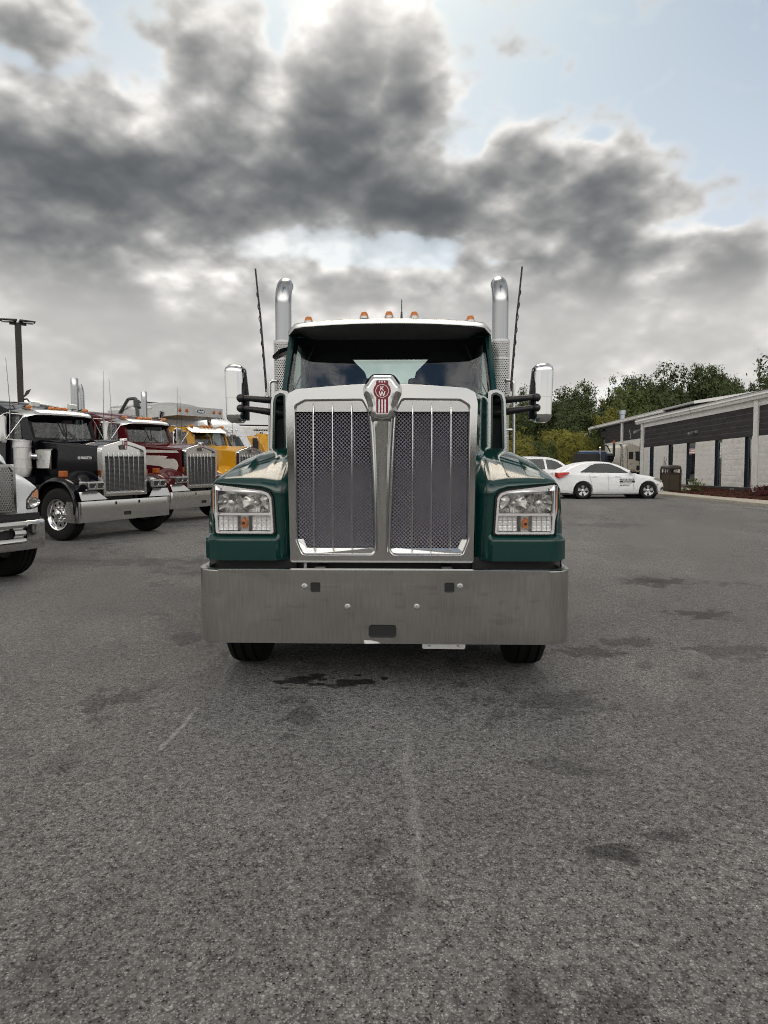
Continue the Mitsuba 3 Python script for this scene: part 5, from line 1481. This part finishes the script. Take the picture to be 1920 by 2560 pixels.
def car(name, label, cat_, loc, rz, body, prof, belt, roofp, wheels, L, W=.89, glass=(), Rw=.325, group=None):
    """prof: (x, z of the upper edge of the lower body); belt..roofp: the glasshouse from its foot to its roof line; near side is -y."""
    t = Thing(name, label, cat_, (*loc, 0), rz, group)
    P = t.part
    px, pz = zip(*prof)
    xs = np.unique(np.r_[np.linspace(0, .5, 9), np.linspace(.5, L - .6, 20), np.linspace(L - .6, L, 11)])
    rows = []
    for x in xs:
        u = 2 * x / L - 1
        hw = W * (1 - .20 * abs(u) ** 6 - .05 * u * u) - (.10 if abs(u) > .999 else 0)
        zt = np.interp(x, px, pz)
        zb = .20 + .10 * abs(u) ** 8
        half = [(hw * .90, zb), (hw * .97, zb + .07), (hw, zb + .22), (hw * 1.0, (zb + zt) / 2 + .05), (hw * .985, zt - .13), (hw * .955, zt - .055), (hw * .88, zt - .012), (hw * .60, zt + .012), (0, zt + .022)]
        ring = [(x, -a, b) for a, b in half] + [(x, a, b) for a, b in half[-2::-1]]
        rows.append(ring)
    m = loft(np.array(rows))
    q = m3.Manifold(m3.Mesh(np.asarray(m.vertices, np.float32), np.asarray(m.faces[:, ::-1] if m.volume < 0 else m.faces, np.uint32)))
    for wx in wheels:
        cyl = m3.Manifold.cylinder(3, Rw + .055, Rw + .055, 40).rotate((90, 0, 0)).translate((wx, 1.5, Rw))
        q = q - (cyl - m3.Manifold.cube((1, 1.1, 2), True).translate((wx, 0, Rw)))
    body_mesh = tri(q) if not q.is_empty() else m
    P('body', body_mesh, body, 38)
    # glasshouse
    n = 30
    bx = np.array(belt)
    rx = np.array(roofp)

    def line(p, k):
        d = np.r_[0, np.cumsum(np.linalg.norm(np.diff(p, axis=0), axis=1))]
        s = np.linspace(0, d[-1], k)
        return np.stack([np.interp(s, d, p[:, 0]), np.interp(s, d, p[:, 1])], 1)
    rl = line(rx, n)
    rowsG = []
    for i, (x, z) in enumerate(rl):
        zb = np.interp(x, px, pz) - .06
        hb = W * .90
        tz = np.clip((z - zb) / .5, 0, 1)
        hr = hb - .23 * tz
        half = [(hb, zb)] + [(hb - (hb - hr) * a, zb + (z - .05 - zb) * a) for a in (.33, .66, 1)] + [(hr - .06, z - .012), (hr - .22, z + .006), (0, z + .018)]
        rowsG.append([(x, -a, b) for a, b in half] + [(x, a, b) for a, b in half[-2::-1]])
    P('roof', grid(np.array(rowsG)), body, 40)
    for s in (-1, 1):
        for nm, pg in glass:
            def yy(x, z):
                zr = np.interp(x, rl[:, 0], rl[:, 1])
                zb = np.interp(x, px, pz) - .06
                hb = W * .90
                hr = hb - .23 * np.clip((zr - zb) / .5, 0, 1)
                return hb - (hb - hr) * np.clip((z - zb) / max(zr - .05 - zb, .05), 0, 1) + .006
            sh = poly(pg, .015)
            m2 = cat(*[ext(sh.intersection(sg.box(x, 0, x + .06, 3)), 0, .003) for x in np.arange(0, L, .06) if sh.intersection(sg.box(x, 0, x + .06, 3)).area > 1e-6])
            v = np.array(m2.vertices)
            v[:, 1] = [s * (yy(a, c) + b) for a, b, c in v]
            m2.vertices = v
            P(nm, m2, 'car_window' if nm != 'pillar_trim' else 'black_gloss', False)
    for wx in wheels:
        for s in (-1, 1):
            car_wheel(t, wx, s * (W - .13), s, Rw)
        P('wheel_well', cat(*[mv(lathe([(0, s * .50), (Rw + .06, s * .50), (Rw + .06, s * .84)], 28, 'y'), wx, 0, Rw) for s in (-1, 1)][:1]), 'black_plastic', 30)
        P('wheel_well', mv(lathe([(0, .50), (Rw + .06, .50), (Rw + .06, .84)], 28, 'y'), wx, 0, Rw), 'black_plastic', 30)
    P('underbody', box(.3, L - .3, -W + .12, W - .12, .17, .24), 'black_plastic', False)
    return t


mat('car_window', {'type': 'twosided', 'b': {'type': 'principled', 'base_color': rgb(.018, .024, .026), 'roughness': .04, 'specular': .45}})
SD = car('sedan', 'white sedan with black dealer lettering on its front door, parked by the pavement', 'car', (6.72, 28.95), 4.5, 'car_white',
         [(0, .72), (.05, .98), (.16, 1.075), (.45, 1.09), (.9, 1.06), (1.4, 1.035), (2.2, 1.02), (3.0, .995), (3.4, .975), (3.9, .91), (4.25, .83), (4.42, .74), (4.52, .60)],
         [(.35, 1.0), (3.5, 1.0)], [(.30, 1.085), (.75, 1.29), (1.10, 1.41), (1.5, 1.468), (1.85, 1.480), (2.3, 1.455), (2.65, 1.36), (3.0, 1.20), (3.42, .985)], (1.12, 3.80), 4.55, .895,
         [('rear_window', [(.98, 1.055), (1.22, 1.18), (1.50, 1.345), (1.72, 1.405), (2.00, 1.415), (2.03, 1.04)]), ('front_window', [(2.12, 1.04), (2.09, 1.412), (2.30, 1.385), (2.66, 1.25), (3.02, 1.035)]), ('pillar_trim', [(2.035, 1.04), (2.005, 1.415), (2.085, 1.413), (2.115, 1.04)])], .338)
P = SD.part
yb = -.897
for nm, m_, mt in (('door_seam', cat(*[tube([(a, yb + .004, .98), (a + d, yb - .001, .34)], .005, 4) for a, d in ((1.36, .16), (2.12, .02), (3.18, -.0))]), 'grey_plastic'),):
    P(nm, m_, mt, 60)
for x in (1.45, 2.40):
    P('door_handle', hull([(x, yb + .0, .905), (x + .23, yb + .0, .905), (x, yb - .02, .895), (x + .23, yb - .02, .895), (x, yb, .87), (x + .23, yb, .87)]), 'car_white', 20)
P('door_mirror', slab(rr(3.0, 3.2, 1.02, 1.15, .05), [-.80, -.95, -1.02, -1.04], [.04, .0, .01, .05], 32), 'black_gloss', 40)
P('tail_lamp', hull([(.02, -.70, .90), (.02, -.70, 1.04), (.07, -.84, .885), (.07, -.84, 1.055), (.30, -.905, .95), (.55, -.912, 1.02), (.50, -.905, 1.075), (.16, -.895, .83), (.07, -.82, .84)]), 'red_lens', 20)
P('tail_lamp_insert', hull([(.20, -.905, .955), (.40, -.914, 1.02), (.40, -.914, 1.04), (.20, -.905, 1.035)]), 'red_glow', 20)
P('head_lamp', hull([(4.20, -.80, .72), (4.20, -.79, .82), (4.40, -.72, .64), (4.42, -.70, .74), (4.0, -.86, .815), (4.1, -.84, .85)]), 'lens_grey', 20)
P('fog_trim', hull([(4.36, -.80, .34), (4.36, -.80, .44), (4.46, -.74, .38), (4.46, -.74, .50)]), 'black_plastic', 20)
P('side_repeater', box(4.15, 4.21, -.866, -.846, .55, .59), 'orange_lens', 20)
P('roof_antenna', tube([(1.02, 0, 1.42), (.86, 0, 1.60)], .010, 5), 'black_plastic', 50)
for s, h, z, b in (('MOTOR TRUCK', .062, .775, True), ('New Stanton, PA 15672', .026, .605, False), ('800-333-6871', .046, .545, True)):
    m = text(s, h, .003, b, {.062: .60, .026: .48, .046: .40}[h])
    P('lettering', mv(m, 2.90 if h > .05 else 2.84 if h < .03 else 2.80, -.8995, z), 'black_plastic', False)
k = P('lettering_bar', box(2.60, 3.22, -.9005, -.8975, .655, .725), 'black_plastic', False)
P('bar_text', mv(text('PacLease', .045, .002, True, .36), 2.91, -.9012, .69), 'badge_white', False, under=k)
P('rear_badge', mv(text('CRUZE', .05, .003, True, .26), 0, 0, 0, rz=-90).copy().apply_translation([-.015, -.42, .985]), 'grey_plastic', False)
plain('red_glow', (.7, .03, .03), .15)

SV = car('sport_utility_vehicle', 'white sport utility vehicle mostly hidden behind the green fender and the sedan', 'car', (5.15, 32.6), 4, 'car_white',
         [(0, .85), (.05, 1.05), (.4, 1.10), (2.0, 1.08), (3.3, 1.04), (3.9, 1.0), (4.4, .86), (4.6, .66)],
         [(.2, 1.1), (3.6, 1.0)], [(.12, 1.12), (.30, 1.50), (.55, 1.64), (1.4, 1.69), (2.3, 1.66), (2.75, 1.52), (3.4, 1.05)], (.95, 3.65), 4.65, .92,
         [('rear_window', [(.35, 1.16), (.50, 1.46), (1.05, 1.58), (1.15, 1.14)]), ('middle_window', [(1.25, 1.14), (1.15, 1.58), (2.0, 1.58), (2.05, 1.12)]), ('front_window', [(2.15, 1.12), (2.10, 1.57), (2.35, 1.55), (2.65, 1.45), (3.1, 1.10)])], .36)
SV.part('roof_rail', tube(arc([(.5, -.60, 1.63), (.6, -.60, 1.70), (2.1, -.60, 1.72), (2.3, -.60, 1.66)], .08), .014, 6), 'black_plastic', 50)


# ------------------------------------------------------------------ two lorries by the workshop
BT = Thing('blue_truck', 'small dark blue truck cab beside the far garage door', 'truck', (14.1, 50, 0), 52, scale=.78)
P = BT.part
cabp = sg.Polygon([(1.0, .6), (1.0, 2.55), (1.1, 2.68), (2.2, 2.68), (2.45, 2.5), (2.75, 1.75), (3.6, 1.6), (3.65, .6)])
P('cab', ext(cabp, -1.1, 1.1), 'blue_paint', False)
P('side_window', ext(sg.Polygon([(1.35, 1.75), (1.35, 2.4), (2.15, 2.4), (2.42, 1.75)]), -1.112, -1.102), 'car_window', False)
P('roof_edge', box(1.05, 2.3, -1.0, 1.0, 2.69, 2.74), 'trim_white', False)
P('body', box(.05, .85, -1.1, 1.1, .9, 2.5, .03), 'black_plastic', 20)
P('exhaust_stack', tube([(.9, -1.05, 1.2), (.9, -1.05, 2.9), (.8, -1.05, 3.05)], .07, 10), 'chrome_soft', 50)
for x in (-1.4, 2.6):
    k = numbered(BT.key + '__wheel')
    P('tyre', mv(tyre_mesh(.5, .28), x, -1.0, .5, rz=90), 'rubber', 40, under=k)
    P('disc', mv(lathe([(.30, .02), (.2, .0), (0, .03)], 20, 'y'), x, -1.12, .5), 'steel', 30, under=k)

CT = Thing('cream_truck', 'cream tractor truck with dark exhaust gear behind its cab, beside the building', 'truck', (16.75, 52.3, 0), 20, scale=.86)
P = CT.part
cp = sg.Polygon([(.4, .7), (.4, 2.75), (.55, 2.98), (1.4, 3.02), (1.9, 2.86), (2.3, 2.70), (2.6, 1.85), (3.05, 1.65), (3.1, .7)])
P('cab', ext(cp, -1.1, 1.1), 'cream_paint', False)
P('door_window', ext(poly([(1.55, 1.70), (1.5, 2.46), (1.85, 2.46), (2.18, 2.25), (2.40, 1.55), (1.95, 1.62)], .03), -1.115, -1.102), 'car_window', False)
P('rear_quarter_window', ext(rr(.85, 1.3, 1.80, 2.42, .05), -1.115, -1.102), 'car_window', False)
P('door_seam', tube(arc([(.75, -1.104, .9), (.72, -1.104, 2.6), (.5, -1.104, 2.9)], .1), .02, 5), 'black_plastic', 50)
P('lower_window', ext(rr(1.65, 2.15, .85, 1.25, .04), -1.115, -1.102), 'car_window', False)
P('warning_plate', ext(sa.scale(sg.Point(1.25, .75).buffer(1), .32, .2), -1.13, -1.116), 'yellow_paint', False)
P('emblem', tube([(.95, -1.105, 1.30), (1.05, -1.105, 1.42), (1.1, -1.105, 1.30), (1.2, -1.105, 1.45)], .012, 5), 'bin_brown', 50)
P('roof_marker', tube([(.9, -.6, 3.08), (1.6, -.6, 3.05)], .05, 8), 'lens_grey', 50)
P('tool_rack', cat(box(-1.9, -.7, -1.0, .9, .9, 2.15, .1)), 'black_plastic', 20)
P('hydraulic_tank', mv(lathe([(0, -.6), (.38, -.55), (.4, .55), (0, .6)], 16, 'x'), -1.2, -.7, 1.9), 'black_gloss', 40)
P('exhaust_stack', tube([(.2, -1.0, .9), (.2, -1.0, 2.8), (.05, -1.0, 3.1)], .10, 10), 'chrome_soft', 50)
P('air_hose', tube(arc([(-1.5, -.9, 2.1), (-1.5, -.9, 3.0), (-1.2, -.9, 2.9), (-.9, -.9, 2.4)], .2), .05, 6), 'black_plastic', 50)
P('beacon', cat(mv(lathe([(.10, 0), (.10, .2), (0, .22)], 12), -.45, -.8, 3.12)), 'amber_block', 30)
P('beacon_post', tube([(-.45, -.8, 2.0), (-.45, -.8, 3.12)], .10, 8), 'black_plastic', 50)
P('frame', box(-4, 2.9, -.45, .45, .55, .9), 'black_plastic', False)
P('whip_antenna', tube([(1.3, -.9, 3.0), (1.0, -.9, 4.3)], .015, 4), 'white_plastic', 50)
for x in (-3.0, -1.7, 2.4):
    k = numbered(CT.key + '__wheel')
    P('tyre', mv(tyre_mesh(.5, .28), x, -1.0, .5, rz=90), 'rubber', 40, under=k)
    P('disc', mv(lathe([(.30, .02), (.2, .0), (0, .03)], 20, 'y'), x, -1.12, .5), 'steel', 30, under=k)


# ------------------------------------------------------------------ trees and shrubs
def leaf_tex(c1, c2):
    a, b = mi.Color3f(*c1), mi.Color3f(*c2)

    def fn(p, n, uv):
        t = .55 * noise(p.x * 1.1, p.y * 1.1, p.z * 1.1) + .45 * cell_rand(p.x * 4, p.y * 4, p.z * 4)
        return a * (1 - t) + b * t
    return proc(fn)


for nm, c1, c2 in (('leaf_dark', (.030, .044, .018), (.085, .112, .042)), ('leaf_mid', (.044, .062, .020), (.125, .150, .048)), ('leaf_yellow', (.095, .098, .020), (.27, .25, .052)), ('leaf_red', (.035, .010, .012), (.10, .028, .028))):
    mat(nm, {'type': 'twosided', 'b': {'type': 'principled', 'base_color': leaf_tex(c1, c2), 'roughness': .6, 'specular': .15}})
plain('bark', (.035, .028, .022), .9, .1)


def crown(seed, n_clump, per, rx, rz, size, low=.0, spread=.19, lean=0.0):
    """Leaf-sized blades in clumps spread through an uneven crown of about rx by rz, centred on the origin."""
    g = np.random.default_rng(seed)
    V, Fc = [], []
    lob = [(g.normal(size=3) * [.38, .38, .34], .38 + .26 * g.random()) for _ in range(13)]
    cl = []
    while len(cl) < n_clump:
        c, r = lob[int(g.integers(13))]
        d = g.normal(size=3)
        d /= np.linalg.norm(d)
        p = c + d * r * (.55 + .45 * g.random() ** .5)
        if p[2] > -.85 + low:
            cl.append(p)
    C_ = np.array(cl)
    N = n_clump * per
    base = np.repeat(C_, per, 0) + g.normal(size=(N, 3)) * spread * (.45 + .8 * np.repeat(g.random(n_clump), per))[:, None] * [1, 1, .7]
    nrm = .62 * g.normal(size=(N, 3)) + [0, 0, .35]
    rad = base - np.repeat(C_, per, 0) * .7
    nrm += 1.1 * rad / (np.linalg.norm(rad, axis=1, keepdims=True) + 1e-6)
    nrm /= np.linalg.norm(nrm, axis=1, keepdims=True)
    base = base * [rx, rx, rz]
    t = np.cross(nrm, g.normal(size=(N, 3)))
    t /= np.linalg.norm(t, axis=1, keepdims=True)
    b = np.cross(nrm, t)
    s = size * (.6 + .8 * g.random((N, 1)))
    w = s * (.38 + .2 * g.random((N, 1)))
    v = np.stack([base - t * s, base - b * w + nrm * s * .15, base + t * s, base + b * w + nrm * s * .15], 1).reshape(-1, 3)
    i = np.arange(N) * 4
    f = np.vstack([np.stack([i, i + 1, i + 2], 1), np.stack([i, i + 2, i + 3], 1)])
    return trimesh.Trimesh(v, f, process=False)


def limbs(seed, h, r, spread):
    g = np.random.default_rng(seed)
    ms = [tube([(0, 0, -.3), (.04 * h * .2, 0, h * .35), (0, .03 * h * .3, h * .6), (.05, 0, h * .85)], [r * 1.25, r * .9, r * .6, r * .2], 8)]
    for i in range(7):
        a = g.random() * 6.28
        z0 = h * (.30 + .4 * g.random())
        L_ = spread * (.6 + .5 * g.random())
        ms.append(tube([(0, 0, z0), (L_ * .5 * math.cos(a), L_ * .5 * math.sin(a), z0 + L_ * .5), (L_ * math.cos(a), L_ * math.sin(a), z0 + L_ * .8)], [r * .45, r * .28, r * .1], 6))
    return cat(*ms)


CR = {}
for nm, mt, seeds in (('dark', 'leaf_dark', (1, 2, 3)), ('mid', 'leaf_mid', (4, 5)), ('yellow', 'leaf_yellow', (6, 7))):
    CR[nm] = [mikit.ply(crown(s, 430, 56, 1, 1, .040, spread=.105), mt, smooth=False) for s in seeds]
CR['far'] = [mikit.ply(crown(8, 120, 24, 1, 1, .085, spread=.15), 'leaf_dark', smooth=False)]
LIMB = [mikit.ply(limbs(s, .85, .026, .17), 'bark', smooth=60) for s in (11, 12)]


def tree(label, x, y, top, r, kind, i, low=None, group=None, name='broadleaf_tree', catg='tree'):
    k = numbered(name)
    labels[k] = {'label': label, 'category': catg}
    if group:
        labels[k]['group'] = group
    low = .22 * top if low is None else low
    rz = (top - low) / 2 * .88
    v = CR[kind][i % len(CR[kind])]
    scene[k + '__crown'] = {**v, 'to_world': TF().translate([x, y, low + rz]).rotate([0, 0, 1], 67 * i % 360).scale([r * .82, r * .82, rz])}
    scene[k + '__trunk'] = {**LIMB[i % 2], 'to_world': TF().translate([x, y, 0]).rotate([0, 0, 1], 41 * i % 360).scale([top * .9, top * .9, top * .9])}
    return k


WOOD = 'dark trees of the wood behind the building'
DT = 'dark tree of the back row in the wood, filling the gaps between the front crowns'
ORD = ['first', 'second', 'third', 'fourth', 'fifth', 'sixth', 'seventh', 'eighth', 'ninth', 'tenth']
WLAB = [f'{o} tree crown of the dark wood, counted rightwards from the right door mirror' for o in ORD]
#      x, y, top, radius, kind
for i, (x, y, top, r, kind) in enumerate([(15.6, 92, 9.6, 3.6, 'mid'), (19.6, 90, 11.0, 3.6, 'dark'), (24.3, 88, 11.6, 3.7, 'dark'), (28.4, 88, 13.6, 3.9, 'mid'), (33.6, 86, 13.6, 4.3, 'dark'), (38.6, 86, 13.9, 4.2, 'dark'),
                                           (42.0, 90, 13.0, 3.6, 'dark'), (46.2, 86, 14.4, 4.2, 'dark'), (50.6, 88, 13.4, 3.8, 'mid'), (54.5, 88, 14.0, 4.2, 'dark'), (26.0, 100, 12.0, 5, 'dark'), (36, 100, 14.2, 5, 'dark'),
                                           (46, 101, 14.4, 5, 'dark'), (18.5, 104, 10.5, 4.6, 'dark'), (57, 99, 14.0, 5, 'dark'), (30.5, 80, 9.5, 4.0, 'dark'), (24.0, 80, 8.4, 3.8, 'dark'), (62, 94, 14, 5, 'dark'), (12.5, 100, 8.0, 4, 'dark')]):
    tree(WLAB[i] if i < 10 else DT, x, y, top, r, kind, i, low=.6, group=WOOD)
tree('pale green bushy tree rising behind the far corner of the workshop roof', 24.0, 76, 7.6, 2.6, 'yellow', 3, low=.5)
tree('grey green round tree beside the roof vent pipe', 28.5, 80, 9.8, 3.2, 'mid', 4, low=.5)
for i, (x, y, top, r) in enumerate([(12.3, 62, 3.4, 1.5), (14.2, 63, 4.2, 1.8), (16.1, 62, 4.5, 1.6), (17.8, 64, 4.0, 1.9), (19.6, 66, 4.8, 1.8), (13.2, 68, 4.6, 2.2), (16.9, 69, 5.2, 2.2), (21.4, 74, 5.4, 2.2), (19.4, 72, 5.0, 2), (10.6, 66, 3.6, 2.0)]):
    tree(f'{ORD[i]} yellow green shrub of the thicket before the wood, left of the garage door' if i < 5 else 'yellow green shrub of the rear rank of the thicket before the wood', x, y, top, r, 'yellow' if i % 3 != 1 else 'mid', i, low=-.1, group='shrubs of the thicket before the wood', name='shrub', catg='shrub')
for i, (x, y, top, r) in enumerate([(-18.6, 62, 6.6, 2.8), (-14.9, 64, 6.2, 2.4), (-22.4, 66, 6.0, 3.0), (-16.4, 62, 5.2, 2.2), (-13.4, 62, 4.6, 2.0), (-26, 70, 6.2, 3.0), (-31, 72, 5.8, 3.2)]):
    tree(f'green tree showing over the parked trucks, {ORD[i]} of the row beside the dump body' if i < 5 else 'green tree hidden behind the sleepers of the parked trucks', x, y, top, r, 'mid', i, low=.6, group='trees behind the row of trucks')
BH = 'trees standing across the road behind the camera'
for i in range(9):
    tree('tree across the lot behind the camera', -60 + 15 * i + 4 * math.sin(i * 5), -64 - 5 * math.cos(i * 3), 5.6 + 1.6 * math.sin(i * 2.3), 6.5, 'far', i, low=.4, group=BH)
# the low shrubs in the bed
sb = Thing('barberry_shrub', 'low dark red shrub in the bed near the front downspout', 'shrub', (16.1, 29.2, .12), 0)
sb.part('foliage', crown(31, 90, 40, 1.05, .42, .05, spread=.14), 'leaf_red', False)
sb.part('twigs', cat(*[tube([(0, 0, -.1), (.7 * math.cos(a), .7 * math.sin(a), .25)], .012, 4) for a in np.arange(8) * .785]), 'bark', 40)
wd = Thing('weedy_plant', 'straggly green plant against the wall beside the litter bin', 'plant', (14.55, 33.3, .12), 0)
wd.part('foliage', crown(32, 46, 16, .62, .48, .045, spread=.16), 'leaf_mid', False)
wd.part('stems', cat(*[tube([(0, 0, -.1), (.4 * math.cos(a), .4 * math.sin(a), .55)], .008, 4) for a in np.arange(7) * .9]), 'bark', 40)
cl = Thing('dry_climber', 'dry brown twigs climbing the white wall behind the litter bin', 'plant', (16.55, 42.0, .1), 0)
cl.part('stems', cat(*[tube([(0, .1 * i, 0), (.1 * math.sin(i), .2 * math.cos(i * 2), .6), (.05, .3 * math.sin(i * 3), 1.1 + .1 * i)], .012, 4) for i in range(6)]), 'bark', 40)
cl.part('foliage', crown(33, 24, 10, .35, .6, .04, spread=.2), 'leaf_dark', False)
